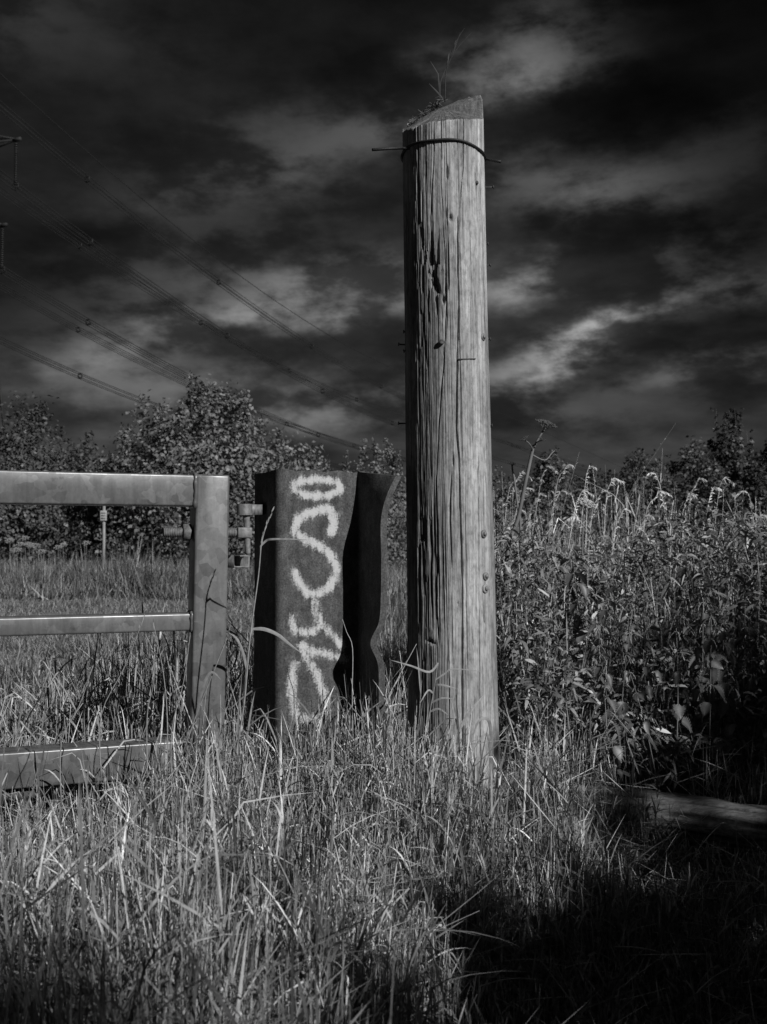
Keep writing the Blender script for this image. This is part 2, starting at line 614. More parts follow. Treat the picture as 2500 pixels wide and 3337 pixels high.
for i in range(26):       # cracks all round the back
    th0 = rng.uniform(1.7, 4.6)
    depth += .006 * np.exp(-((TH - th0 - .05 * (vnoise(ZZ * 3, 0 * ZZ + i, 14) - .5)) / .05) ** 2)
# the rotted, flaking side
ero = np.exp(-((TH + .72) / .30) ** 2)
ero_z = np.clip(.25 + 1.1 * (fbm(ZZ * 3.2, TH * 2, 21, 3) - .35), 0, 1)
ero_z = np.maximum(ero_z, .9 * np.exp(-((ZZ - 1.86) / .20) ** 2))
ero_z = np.maximum(ero_z, 1.0 * np.exp(-((ZZ - .92) / .22) ** 2))
rid = fbm(TH * 44, ZZ * 4.0, 25, 3)
chips = (vnoise(TH * 20 + 3, ZZ * 11, 29) > .62) * vnoise(TH * 80, ZZ * 14, 31)
depth += ero * ero_z * (.012 * np.clip(rid - .35, 0, 1) * 1.8 + .008 * chips)
ero2 = np.exp(-((TH + .35) / .25) ** 2) * np.exp(-((ZZ - .92) / .26) ** 2)
depth += ero2 * .012 * np.clip(fbm(TH * 30, ZZ * 2.4, 33, 2) - .4, 0, 1) * 2
ero3 = np.exp(-((TH + .30) / .30) ** 2) * np.exp(-((ZZ - 1.79) / .10) ** 2)
depth += ero3 * .014 * (vnoise(TH * 14, ZZ * 13, 35) > .62)
depth += .0022 * (fbm(TH * 40, ZZ * 2.2, 37, 2) - .5) + .006 * (fbm(TH * 1.5, ZZ * 1.2, 39, 2) - .5)
for (px, py, a_, b_, dp) in ((1462, 718, .05, .010, .010), (1452, 712, .02, .03, .010), (1470, 1505, .03, .02, .006), (1515, 700, .05, .03, .004), (1556, 590, .02, .02, .006), (1560, 700, .04, .03, .004),
                             (1470, 820, .06, .03, .004), (1555, 1555, .05, .03, .005), (1452, 575, .03, .02, .009), (1548, 820, .05, .02, .004), (1576, 2010, .03, .015, .010), (1400, 2090, .12, .006, .010),
                             (1486, 1960, .02, .004, .006), (1410, 930, .10, .012, .012), (1425, 955, .05, .010, .014), (1448, 950, .03, .014, .012), (1400, 905, .05, .010, .012), (1440, 985, .04, .012, .010)):
    th0, z0 = post_theta(px, py)
    wob = .012 * (fbm(TH * 14, ZZ * 24, 63, 2) - .5)
    q = ((TH - th0 + wob * 2) / a_) ** 2 + ((ZZ - z0 + wob) / b_) ** 2
    depth += dp * np.exp(-q ** 2)
R = post_r(ZZ) - depth
cxz = 0.224 + (0.193 - 0.224) * (ZZ - .3) / 2.0
Vx = cxz + R * np.sin(TH) - .2
Vy = -R * np.cos(TH)
nth = len(thv)
V = np.stack([Vx.ravel(), Vy.ravel(), ZZ.ravel()], 1)
I = np.arange(nth * NV).reshape(nth, NV)
I2 = np.roll(I, -1, 0)
Q = np.stack([I[:, :-1], I2[:, :-1], I2[:, 1:], I[:, 1:]], -1).reshape(-1, 4)
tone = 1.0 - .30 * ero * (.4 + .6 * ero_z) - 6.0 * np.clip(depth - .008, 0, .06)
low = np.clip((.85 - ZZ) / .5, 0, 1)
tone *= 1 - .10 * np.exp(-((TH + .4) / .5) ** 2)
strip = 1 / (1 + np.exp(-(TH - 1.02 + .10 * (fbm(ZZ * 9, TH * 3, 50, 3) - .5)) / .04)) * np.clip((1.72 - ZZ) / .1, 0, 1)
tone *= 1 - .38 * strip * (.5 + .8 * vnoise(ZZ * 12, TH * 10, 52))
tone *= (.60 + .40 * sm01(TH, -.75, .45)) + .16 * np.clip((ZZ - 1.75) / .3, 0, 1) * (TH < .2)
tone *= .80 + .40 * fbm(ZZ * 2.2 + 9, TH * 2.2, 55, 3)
tone = np.clip(tone, .12, 1.3)
# sawn top: rings from the rim to the centre
ringf = [0.97, .8, .6, .4, .2]
Vt, Tt = [], []
zt = np.minimum(zc_ + pa_ * 0, 2.5)
ring_idx = []
rim = V.reshape(nth, NV, 3)[:, -1, :]
for f in ringf:
    c = np.array([post_cx(2.3) - .2, 0, 0])
    p = c + (rim - c) * f
    z = rim[:, 2] * f + 2.372 * (1 - f) + .006 * (vnoise(p[:, 0] * 60 + 10, p[:, 1] * 18 + 10, 60) - .5)
    p[:, 2] = z
    Vt.append(p)
base_n = len(V)
Vt = np.concatenate(Vt)
Vall = np.concatenate([V, Vt, [[post_cx(2.3) - .2, 0, 2.372]]])
Qs = [Q]
prev = I[:, -1]
for r_i in range(len(ringf)):
    cur = base_n + r_i * nth + np.arange(nth)
    Qs.append(np.stack([prev, np.roll(prev, -1), np.roll(cur, -1), cur], 1))
    prev = cur
T3 = np.stack([prev, np.roll(prev, -1), np.full(nth, len(Vall) - 1)], 1)
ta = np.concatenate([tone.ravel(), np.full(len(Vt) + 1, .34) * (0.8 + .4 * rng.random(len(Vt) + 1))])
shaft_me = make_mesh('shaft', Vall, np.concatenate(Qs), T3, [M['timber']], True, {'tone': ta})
try:
    shaft_me.set_sharp_from_angle(angle=rad(60))
except Exception:
    pass
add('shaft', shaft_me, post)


def post_pt(px, py, extra=0.0):
    th, z = post_theta(px, py)
    r = float(post_r(z)) + extra
    return Vector((post_cx(z) + r * math.sin(th) - .2, -r * math.cos(th), z)), Vector((math.sin(th), -math.cos(th), 0))


def nail(p, d, ln, bend=0.0, hr=.0062):
    mb = MB()
    d = d.normalized()
    q = p + d * ln + Vector((0, 0, bend))
    mb.tube([p - d * .015, p, p + d * ln * .6 + Vector((0, 0, bend * .4)), q], .0026, 7)
    e = (q - p).normalized()
    mb.tube([q - e * .0005, q + e * .0022], hr, 10)
    return mb.build('nail', M['nail'], post)


for (px, py, ln, side, bend) in ((1583, 614, .030, 1, 0), (1583, 798, .008, 1, 0), (1586, 868, .014, 1, .001), (1588, 1107, .008, 1, 0),
                           (1590, 1388, .006, 1, 0), (1596, 1640, .008, 1, 0), (1312, 1125, .022, -1, .001), (1312, 1083, .006, -1, 0),
                           (1314, 1145, .006, -1, -.001), (1318, 1381, .025, -1, 0)):
    z = at(px, py, PY).z
    th = side * rad(86)
    r = float(post_r(z)) - .003
    nail(Vector((post_cx(z) + r * math.sin(th) - .2, -r * math.cos(th), z)), Vector((side, -.06, 0)), ln, bend)
p, n = post_pt(1432, 1126)
nail(p, n + Vector((.5, 0, .35)), .007, .001, .009)
p, n = post_pt(1549, 592); nail(p, n, .002)
for (px, py, rr_, bright) in ((1571, 1094, .0115, 0), (1572, 1740, .0125, 0), (1578, 1878, .0125, 0), (1577, 1918, .0140, 1)):
    p, n = post_pt(px, py)
    mb = MB()
    mb.tube([p - n * .004, p + n * .003, p + n * .004], [rr_, rr_, rr_ * .86], 20)
    wsh = mb.build('washer', M['washer'] if bright else M['hinge'], post)
    mb = MB()
    mb.tube([p + n * .003, p + n * .007, p + n * .009], [rr_ * .52, rr_ * .5, rr_ * .3], 12)
    mb.build('screw_head', M['hinge'], wsh)
p0, n0 = post_pt(1486, 1178); p1, n1_ = post_pt(1541, 1172)
mb = MB()
mb.tube([p0 - n0 * .01, p0 + n0 * .004, p1 + n1_ * .004, p1 - n1_ * .01], .0022, 6)
mb.build('staple', M['nail'], post)

# wire tied round the post
mb = MB()
pts = []
for i in range(0, 49):
    a = rad(-100) + i * rad(380) / 48
    z = 2.203 + .010 * math.sin(a * 1.0 + 2.2) + .002 * math.sin(5 * a)
    r = float(post_r(2.2)) + .0035
    pts.append((post_cx(2.2) + r * math.sin(a), PY - r * math.cos(a), z))
mb.tube(pts, .0042, 8)
a = pts[2]
mb.tube([at(1335, 484, PY - .07), at(1312, 483, PY - .05), at(1275, 484, PY - .06), at(1214, 488, PY - .09)], [.0042, .0044, .0046, .0050], 8)
mb.tube([at(1574, 512, PY + .02), at(1590, 520, PY - .01), at(1610, 524, PY - .03), at(1631, 527, PY - .05)], .0044, 8)
mb.build('wire_tie', M['black_wire'], label='black wire tied round the timber post near its top with loose ends', cat='wire')

# ------------------------------------------------------------------ rusted steel beam with graffiti
AL = rad(24)
n2d = np.array([math.sin(AL), -math.cos(AL)])
t2d = np.array([math.cos(AL), math.sin(AL)])
BY = 3.15
pL = at(908, 1700, BY)
A0 = np.array([pL.x, pL.y])
WEB, FLR, FLL, TH_B = .276, .185, .185, .021
beam = thing('steel_beam_post', 'rusted steel beam upright with white graffiti between the gate and timber post', 'gate post', (float(A0[0]), float(A0[1]), 0))
c = A0
pts_c = [c - n2d * FLL - t2d * .012, c, c + t2d * WEB, c + t2d * WEB + n2d * FLR]
seg_n = [18, 96, 24]
cl, sp = [], []
for i in range(3):
    for k in range(seg_n[i]):
        f = k / seg_n[i]
        cl.append(pts_c[i] * (1 - f) + pts_c[i + 1] * f)
cl.append(pts_c[3])
cl = np.array(cl)
ns = len(cl)
sm = cl.copy()
for it in range(10):   # round the folds
    sm[1:-1] = .25 * sm[:-2] + .5 * sm[1:-1] + .25 * sm[2:]
cl = sm
tg = np.gradient(cl, axis=0)
tg /= np.linalg.norm(tg, axis=1)[:, None]
nr = np.stack([tg[:, 1], -tg[:, 0]], 1)       # faces the camera side
nzr = 340
ztop = at(908, 1533, BY).z
u_ = np.linspace(0, 1, nzr)
sidx = np.arange(ns)
wfl = np.clip((sidx - 18 - 96 - 2) / 22.0, 0, 1)           # 0 at the fold, 1 at the flange tip
SI, UU = np.meshgrid(sidx, u_, indexing='ij')
WF = wfl[SI]
tops = ztop - .022 * WF - .003 * np.sin(SI * .2) * (WF < .01) + .002
zz_ = -.1 + UU * (tops + .1)
zb = at(1240, 2095, 3.08).z
def prof(z):
    return .070 * np.clip((z - (ztop - .19)) / .19, 0, 1) ** 1.9 - .030 * np.exp(-((z - zb) / .045) ** 2) + .004 * np.sin(z * 9)
sh = prof(zz_) * WF ** 1.5
cx_ = cl[SI, 0] + sh * t2d[0]
cy_ = cl[SI, 1] + sh * t2d[1]
hn = TH_B / 2
dent = .0012 * (fbm(SI * .12, zz_ * 40, 70, 3) - .5)
FX, FYv = cx_ + nr[SI, 0] * (hn + dent), cy_ + nr[SI, 1] * (hn + dent)
BX, BYv = cx_ - nr[SI, 0] * hn, cy_ - nr[SI, 1] * hn
org = np.array([A0[0], A0[1]])
Vf = np.stack([(FX - org[0]).ravel(), (FYv - org[1]).ravel(), zz_.ravel()], 1)
Vb = np.stack([(BX - org[0]).ravel(), (BYv - org[1]).ravel(), zz_.ravel()], 1)
NF = ns * nzr
I = np.arange(NF).reshape(ns, nzr)
Qf = np.stack([I[:-1, :-1], I[1:, :-1], I[1:, 1:], I[:-1, 1:]], -1).reshape(-1, 4)
J = I + NF
Qb = np.stack([J[:-1, :-1], J[:-1, 1:], J[1:, 1:], J[1:, :-1]], -1).reshape(-1, 4)
Qt = np.stack([I[:-1, -1], I[1:, -1], J[1:, -1], J[:-1, -1]], -1)
Qe = np.stack([I[-1, :-1], J[-1, :-1], J[-1, 1:], I[-1, 1:]], -1)
Qe0 = np.stack([I[0, :-1], I[0, 1:], J[0, 1:], J[0, :-1]], -1)
# spray strokes on the front plate, in plate coordinates
org3 = np.array([A0[0] + n2d[0] * hn, A0[1] + n2d[1] * hn])


def plate_uv(px, py):
    d = ray(px, py)
    dd = np.array([d.x, d.y])
    s = np.dot(org3, n2d) / np.dot(dd, n2d)
    p = dd * s
    return np.dot(p - org3, t2d), CAM_H + d.z * s


def cp(x, y): return (800 + x / 2.458, 1500 + y / 2.458)


def ell(cx, cy, rx, ry, n=28):
    return [cp(cx + rx * math.cos(2 * math.pi * i / n), cy + ry * math.sin(2 * math.pi * i / n)) for i in range(n + 1)]


STROKES = [
    (ell(575, 220, 178, 66), 11.5),
    ([cp(*q) for q in ((690, 585), (708, 520), (706, 440), (690, 398), (640, 388), (560, 402), (480, 432), (420, 480), (394, 535), (405, 580), (450, 615), (540, 660), (620, 700), (690, 765), (730, 850), (722, 930), (680, 1005), (620, 1055), (560, 1075), (500, 1055), (455, 1010), (420, 960), (405, 910))], 12.0),
    ([cp(*q) for q in ((560, 1140), (568, 1200), (590, 1270), (620, 1325), (680, 1385), (735, 1440), (775, 1490))], 12.5),
    ([cp(*q) for q in ((365, 1265), (378, 1325), (410, 1365), (470, 1382), (530, 1372), (580, 1340), (610, 1290))], 12.0),
    ([cp(*q) for q in ((775, 1600), (700, 1560), (600, 1545), (520, 1530), (455, 1490))], 13.0),
    ([cp(*q) for q in ((455, 1480), (480, 1560), (520, 1630), (565, 1700), (600, 1790), (635, 1880), (655, 1990))], 12.0),
    ([cp(*q) for q in ((395, 1630), (372, 1700), (365, 1780), (372, 1880), (385, 1960), (410, 2040))], 13.0),
    ([cp(*q) for q in ((420, 2040), (500, 2080), (600, 2060))], 12.0),
]
pu = (Vf[:, 0] + org[0] - org3[0]) * t2d[0] + (Vf[:, 1] + org[1] - org3[1]) * t2d[1]
pz = Vf[:, 2]
paint = np.zeros(NF)
wvar = .72 + .56 * fbm(pu * 22 + 11, pz * 22, 85, 3)
jit = .006 * (fbm(pu * 60 + 30, pz * 60, 80, 3) - .5) * 2
for poly, wpx in STROKES:
    uv = np.array([plate_uv(*q) for q in poly])
    dmin = np.full(NF, 9.0)
    for a_, b_ in zip(uv[:-1], uv[1:]):
        ab = b_ - a_
        L2 = max(np.dot(ab, ab), 1e-9)
        tt = np.clip(((pu - a_[0]) * ab[0] + (pz - a_[1]) * ab[1]) / L2, 0, 1)
        dmin = np.minimum(dmin, np.hypot(pu - a_[0] - tt * ab[0], pz - a_[1] - tt * ab[1]))
    wr = wpx * 1.12 / 1041.0
    fade_ = 1.0 if poly[0][1] < 1950 else .86
    paint = np.maximum(paint, fade_ * 1.12 / (1 + np.exp((dmin + jit - wr * wvar) / (wr * .55))))
onweb = ((SI >= 18) & (SI <= 18 + 96)).ravel()
paint = np.where(onweb, paint, 0)
Vall = np.concatenate([Vf, Vb])
plate_me = make_mesh('plate', Vall, np.concatenate([Qf, Qb, Qt, Qe, Qe0]), None, [M['rust']], True,
                     {'paint': np.concatenate([paint, np.zeros(NF)])})
try:
    plate_me.set_sharp_from_angle(angle=rad(45))
except Exception:
    pass
add('plate', plate_me, beam)
OB = Vector((A0[0], A0[1], 0))


def tube_obj(name, pts, r, mat, parent, off, sides=16, **kw):
    mb = MB()
    mb.tube([Vector(p) - off for p in pts], r, sides, **kw)
    me = mb.mesh(name, mat)
    try:
        me.set_sharp_from_angle(angle=rad(40))
    except Exception:
        pass
    return add(name, me, parent)


# hinge: bracket and pin on the beam
HY = 3.13
k0 = at(797, 1643, HY); k1 = at(797, 1679, HY)
bracket = tube_obj('hinge_bracket', [k1, k0], .0245, M['hinge'], beam, OB, 24)
mb = MB()
arm0 = at(800, 1661, HY + .004) - OB
arm1 = at(868, 1661, HY + .16) - OB
dv = (arm1 - arm0).normalized(); sv = dv.cross(Vector((0, 0, 1))).normalized()
hh = (k0 - k1).length / 2 - .001
V = []
for p in (arm0, arm1):
    for s_, z_ in ((-1, -1), (1, -1), (1, 1), (-1, 1)):
        V.append(tuple(p + sv * (.022 * s_) + Vector((0, 0, hh * z_))))
mb.push(V, [(0, 1, 2, 3), (4, 7, 6, 5), (0, 4, 5, 1), (1, 5, 6, 2), (2, 6, 7, 3), (3, 7, 4, 0)])
mb.build('bracket_arm', M['hinge'], bracket, smooth=False)
tube_obj('hinge_pin', [at(804, 1676, HY), at(803, 1690, HY), at(806, 1720, HY), at(806, 1760, HY), at(808, 1803, HY)], [.0125, .011, .0098, .0095, .0085], M['hinge'], beam, OB, 14)

# ------------------------------------------------------------------ galvanised field gate
GA = rad(21)
gn = np.array([math.sin(GA), -math.cos(GA)])
gt = np.array([math.cos(GA), math.sin(GA)])
gf = at(695, 1700, 3.05)
gc = np.array([gf.x, gf.y]) - gn * .05
GO = Vector((gc[0], gc[1], 0))
gate = thing('metal_field_gate', 'galvanised steel field gate of box section bars standing in long grass', 'gate', GO, GA)
zt = at(695, 1546, 3.05).z
stile_shear = lambda v: setattr(v.co, 'x', v.co.x + .016 * (v.co.z - zt))
bevel_box('stile', (-.0515, -.05, .06), (.0515, .05, zt), .008, M['galv'], gate, 3, stile_shear)


def gz_at(px, py): return at(px, py, 3.05).z


z1, z0 = gz_at(640, 1548), gz_at(640, 1650)
bevel_box('rail', (-3.35, -.047, z0), (-.0525, .047, z1), .006, M['galv'], gate, 3)
m1, m0 = gz_at(640, 1997), gz_at(640, 2055)
bevel_box('rail', (-3.35, -.034, m0), (-.0575, .030, m1), .007, M['galv'], gate, 3)
q1, q0 = gz_at(600, 2408), gz_at(600, 2520)
bevel_box('rail', (-3.35, -.047, q0), (-.0645, .047, q1), .006, M['galv'], gate, 3)
bevel_box('stile', (-3.46, -.05, .06), (-3.3525, .05, zt), .008, M['galv'], gate, 3)


# weld beads
def weld(pts):
    mb = MB()
    P_, R_ = [], []
    for a_, b_ in zip(pts[:-1], pts[1:]):
        for k in range(8):
            f = k / 8
            P_.append(Vector(a_) * (1 - f) + Vector(b_) * f + Vector(rng.normal(0, .0009, 3)))
            R_.append(.0050 + .0026 * rng.random())
    P_.append(Vector(pts[-1])); R_.append(.004)
    mb.tube(P_, R_, 8)
    mb.build('weld_bead', M['galv'], gate)


weld([(-.054, .04, z1 + .001), (-.054, -.049, z1), (-.054, -.049, z0), (-.054, .04, z0)])
weld([(-.060, .02, m1), (-.060, -.036, m1), (-.060, -.036, m0), (-.060, .02, m0)])

# eye bolt through the stile, in gate coordinates
zb_ = gz_at(690, 1735)
def threaded(x0, x1, r=.0165, pitch=.0052):
    P_, R_ = [], []
    n = int((x1 - x0) / pitch)
    for k in range(n):
        for f, q in ((0, r), (.35, r), (.5, r * .84), (.85, r * .84)):
            P_.append((x0 + (k + f) * pitch, 0, zb_)); R_.append(q)
    P_.append((x1, 0, zb_)); R_.append(r * .9)
    return P_, R_


mb = MB()
P_, R_ = threaded(-.142, -.048); R_[0] = .011
P2_, R2_ = threaded(.048, .0825)
mb.tube(P_ + P2_, R_ + R2_, 18)
me = mb.mesh('eye_bolt', M['bolt'])
eb = add('eye_bolt', me, gate)
mb = MB()
mb.tube([(-.084, 0, zb_), (-.082, 0, zb_), (-.060, 0, zb_), (-.057, 0, zb_)], [.023, .027, .027, .023], 6)
nut = mb.build('nut', M['bolt'], gate, smooth=False)
bevel_box('hinge_eye', (.083, -.021, zb_ - .0165), (.128, .021, zb_ + .0165), .003, M['hinge'], gate, 2)
# short open box tube behind the stile
bx0, bx1 = .030, .110
yb0, yb1 = .052, .097
zq1, zq0 = at(790, 1810, 3.15).z, at(790, 1851, 3.15).z
mb = MB()
wl = .004
ya, yb = .052, .098
o4 = [(ya, zq0), (yb, zq0), (yb, zq1), (ya, zq1)]
i4 = [(ya + wl, zq0 + wl), (yb - wl, zq0 + wl), (yb - wl, zq1 - wl), (ya + wl, zq1 - wl)]
# runs backwards at an angle so that the open end faces the camera
ax = Vector((.085, -.085, 0)); vx = Vector((-.07, .30, 0))
V = []
e1 = Vector((.051, .0, 0))
for (base_, inn) in ((ax, 0), (ax + vx, 0), (ax, 1), (ax + vx, 1)):
    for (a_, z_) in ((0, zq0), (1, zq0), (1, zq1), (0, zq1)):
        w2 = wl if inn else 0
        q = base_ + e1 * (a_ + (w2 / .051 if a_ == 0 else -w2 / .051))
        V.append((q.x, q.y + .13, z_ + (w2 if z_ == zq0 else -w2)))
Q = []
for k in range(4):
    k2 = (k + 1) % 4
    Q += [(k, k2, 4 + k2, 4 + k), (8 + k2, 8 + k, 12 + k, 12 + k2), (k2, k, 8 + k, 8 + k2), (4 + k, 4 + k2, 12 + k2, 12 + k)]
mb.push(V, Q)
mb.build('box_tube', M['hinge'], gate, smooth=False)

# old plank lying under the gate
pk = MB()
pk.box((-.9, -.05, -.007), (.06, .05, .007))
po = pk.build('old_plank', M['plank'], smooth=False, label='old weathered plank lying in the grass under the gate bottom bar', cat='plank')
po.location = at(40, 2585, 2.90); po.rotation_euler = (0, rad(-1.5), GA)

# ------------------------------------------------------------------ log lying right of the post
lg = MB()
la, lb = at(1725, 2620, 3.46), at(2620, 2690, 3.12)
N_, K_ = 120, 72
V, tn_ = [], []
d = (lb - la).normalized(); s1 = d.cross(Vector((0, 0, 1))).normalized(); s2 = s1.cross(d)
for i in range(N_):
    f = i / (N_ - 1)
    c = la.lerp(lb, f); c.z = .066 + .01 * math.sin(f * 4)
    for j in range(K_):
        a = 2 * math.pi * j / K_
        r = .068 + .008 * (float(vnoise(np.array(f * 9.0), np.array(math.cos(a) * 2 + 5), 90)) - .5) * 2 + .004 * (float(vnoise(np.array(a * 12), np.array(f * 8), 91)) - .5)
        cr_ = max(0.0, float(fbm(np.array(a * 7.0 + .4 * f), np.array(f * 3.0), 92, 2)) - .56)
        r -= .05 * cr_
        if i in (0, N_ - 1): r *= .9
        V.append(tuple(c + s1 * math.cos(a) * r + s2 * math.sin(a) * r)); tn_.append(max(.2, .95 - 4.5 * cr_ - .35 * float(vnoise(np.array(f * 14.0), np.array(a * 3), 93))))
Q = [(i * K_ + j, (i + 1) * K_ + j, (i + 1) * K_ + (j + 1) % K_, i * K_ + (j + 1) % K_) for i in range(N_ - 1) for j in range(K_)]
V += [tuple(la + Vector((0, 0, 0)) * 1), tuple(lb)]
V[-2] = (la.x, la.y, .066); V[-1] = (lb.x, lb.y, .06)
tn_ += [.6, .6]
T3 = [(N_ * K_, j, (j + 1) % K_) for j in range(K_)] + [(N_ * K_ + 1, (N_ - 1) * K_ + (j + 1) % K_, (N_ - 1) * K_ + j) for j in range(K_)]
tri = M['log'].node_tree
# the log's grain runs along its length: turn its own copy of the mapping
for nd in tri.nodes:
    if nd.type == 'MAPPING':
        s_ = nd.inputs['Scale'].default_value
        nd.inputs['Scale'].default_value = (s_[2], 1, 1)
add('fallen_log', make_mesh('fallen_log', V, Q, T3, [M['log']], True, {'tone': tn_}),
    label='bare weathered log lying in dappled shade at the foot of the nettles', cat='log')


# ------------------------------------------------------------------ grass
def blades(P0, D0, L, W, droop, nseg, tone, kink=None, prof_='leaf', up=None):
    """one strip per blade; returns V, quads, tone"""
    n = len(P0)
    t_ = np.linspace(0, 1, nseg + 1)[None, :, None]
    g_ = droop[:, None, None]
    pos = P0[:, None, :] + L[:, None, None] * (D0[:, None, :] * t_ + np.array([0, 0, -1.0])[None, None, :] * g_ * t_ ** 2)
    if kink is not None:
        kd, kt = kink
        ex = np.clip(t_ - kt[:, None, None], 0, 1)
        pos = pos + L[:, None, None] * kd[:, None, :] * ex
    tan = np.gradient(pos, axis=1)
    tan /= np.linalg.norm(tan, axis=2, keepdims=True) + 1e-9
    rv = rng.normal(size=(n, 3)) if up is None else up
    side = np.cross(tan, rv[:, None, :])
    side /= np.linalg.norm(side, axis=2, keepdims=True) + 1e-9
    tt = t_[..., 0]
    if prof_ == 'leaf':
        wp = np.clip(.55 + 1.6 * tt, 0, 1) * (1 - tt ** 2.2) + .02
    elif prof_ == 'stem':
        wp = 1 - .5 * tt
    else:
        wp = np.sin(math.pi * np.clip(tt * .9 + .1, 0, 1)) * .95 + .05
    off = side * (W[:, None] * wp)[..., None] * .5
    V = np.stack([pos - off, pos + off], 2).reshape(n, -1, 3)
    m_ = (nseg + 1) * 2
    b_ = np.arange(n)[:, None] * m_
    k_ = np.arange(nseg)[None, :] * 2
    q = (b_ + k_)
    Q = np.stack([q, q + 1, q + 3, q + 2], -1).reshape(-1, 4)
    return V.reshape(-1, 3), Q, np.repeat(tone, m_), pos


class Sward:
    def __init__(self): self.V, self.Q, self.A, self.n = [], [], [], 0

    def put(self, V, Q, A):
        self.V.append(V); self.Q.append(Q + self.n); self.A.append(A); self.n += len(V)

    def mesh(self, name, mat):
        return make_mesh(name, np.concatenate(self.V), np.concatenate(self.Q), None, [mat], True, {'tone': np.concatenate(self.A)})


def dirs(n, tilt_mean, tilt_sd, az_mean=None, az_sd=1.0):
    tl = np.abs(rng.normal(tilt_mean, tilt_sd, n))
    a = rng.uniform(0, 2 * math.pi, n) if az_mean is None else rng.normal(az_mean, az_sd, n)
    return np.stack([np.sin(tl) * np.cos(a), np.sin(tl) * np.sin(a), np.cos(tl)], 1)


def sm_(x, a, b):
    t = np.clip((x - a) / (b - a), 0, 1)
    return t * t * (3 - 2 * t)


def gauss(x, y, cx, cy, sx_, sy_): return np.exp(-((x - cx) / sx_) ** 2 - ((y - cy) / sy_) ** 2)


def hmap(x, y):
    """height of the standing grass by place"""
    h = np.full_like(x, .375)
    h = h + .11 * gauss(x, y, -.50, 2.80, .20, .40)          # round the stile
    h = h + .05 * gauss(x, y, -.05, 3.0, .20, .5)
    h = h + .10 * gauss(x, y, .02, 3.35, .10, .35)           # between beam and post
    h = h - .15 * gauss(x, y, -1.05, 2.5, .42, .55)
    h = h - .05 * gauss(x, y, -.12, 2.7, .14, .5)            # left, before the gate
    h = h * (1 - .16 * gauss(x, y, .30, 2.85, .16, .38))     # front of the post
    r_ = sm_(x, .42, .75)
    front = sm_(3.3 - y + 0 * x, 0, .5)
    h = h * (1 - r_ * front * .62)
    h = h * (1 - .78 * sm_(x / y, -.02, .14) * sm_(2.7 - y, 0, .7))      # worn, shaded corner
    h = h + .20 * gauss(x, y, .52, 3.42, .13, .20)           # tuft right of the post
    h = h * (1 - .80 * gauss(x, y, 1.0, 3.0, .48, .30))     # before the log
    return np.clip(h, .06, 1.2)


def footprint(x, y):
    ok = np.hypot(x - .215, y - PY) > .155
    lx = (x - gc[0]) * gt[0] + (y - gc[1]) * gt[1]
    ly = -(x - gc[0]) * gn[0] - (y - gc[1]) * gn[1]
    ok &= ~((np.abs(lx) < .06) & (np.abs(ly) < .06))
    ok &= ~((lx < 0) & (lx > -3.5) & (np.abs(ly) < .055))
    bx = (x - A0[0]) * t2d[0] + (y - A0[1]) * t2d[1]
    by = (x - A0[0]) * n2d[0] + (y - A0[1]) * n2d[1]
    ok &= ~((bx > -.02) & (bx < WEB + .02) & (np.abs(by) < .025))
    ok &= ~((np.abs(bx - WEB) < .03) & (by > 0) & (by < FLR + .02))
    # log
    ax_, ay_ = la.x, la.y
    dx_, dy_ = lb.x - la.x, lb.y - la.y
    ln = math.hypot(dx_, dy_)
    u1 = ((x - ax_) * dx_ + (y - ay_) * dy_) / ln
    v1 = ((x - ax_) * dy_ - (y - ay_) * dx_) / ln
    ok &= ~((u1 > -.05) & (u1 < ln + .05) & (np.abs(v1) < .085))
    return ok


def scatter(n, x0, x1, y0, y1, slope=.40, marg=.55):
    x, y = rng.uniform(x0, x1, n * 2), rng.uniform(y0, y1, n * 2)
    ok = (np.abs(x) < slope * y + marg) & footprint(x, y)
    return x[ok][:n], y[ok][:n]


def clumpy(x, y, s=3.0, seed=100): return fbm(x * s + 40, y * s + 40, seed, 3)


def tone_of(n, lo=.45, hi=1.35):
    m_ = (lo + hi) / 2
    return np.clip(m_ * np.exp(rng.normal(-.10, .55, n)), .12, 2.3)      # green, straw and bleached blades mixed


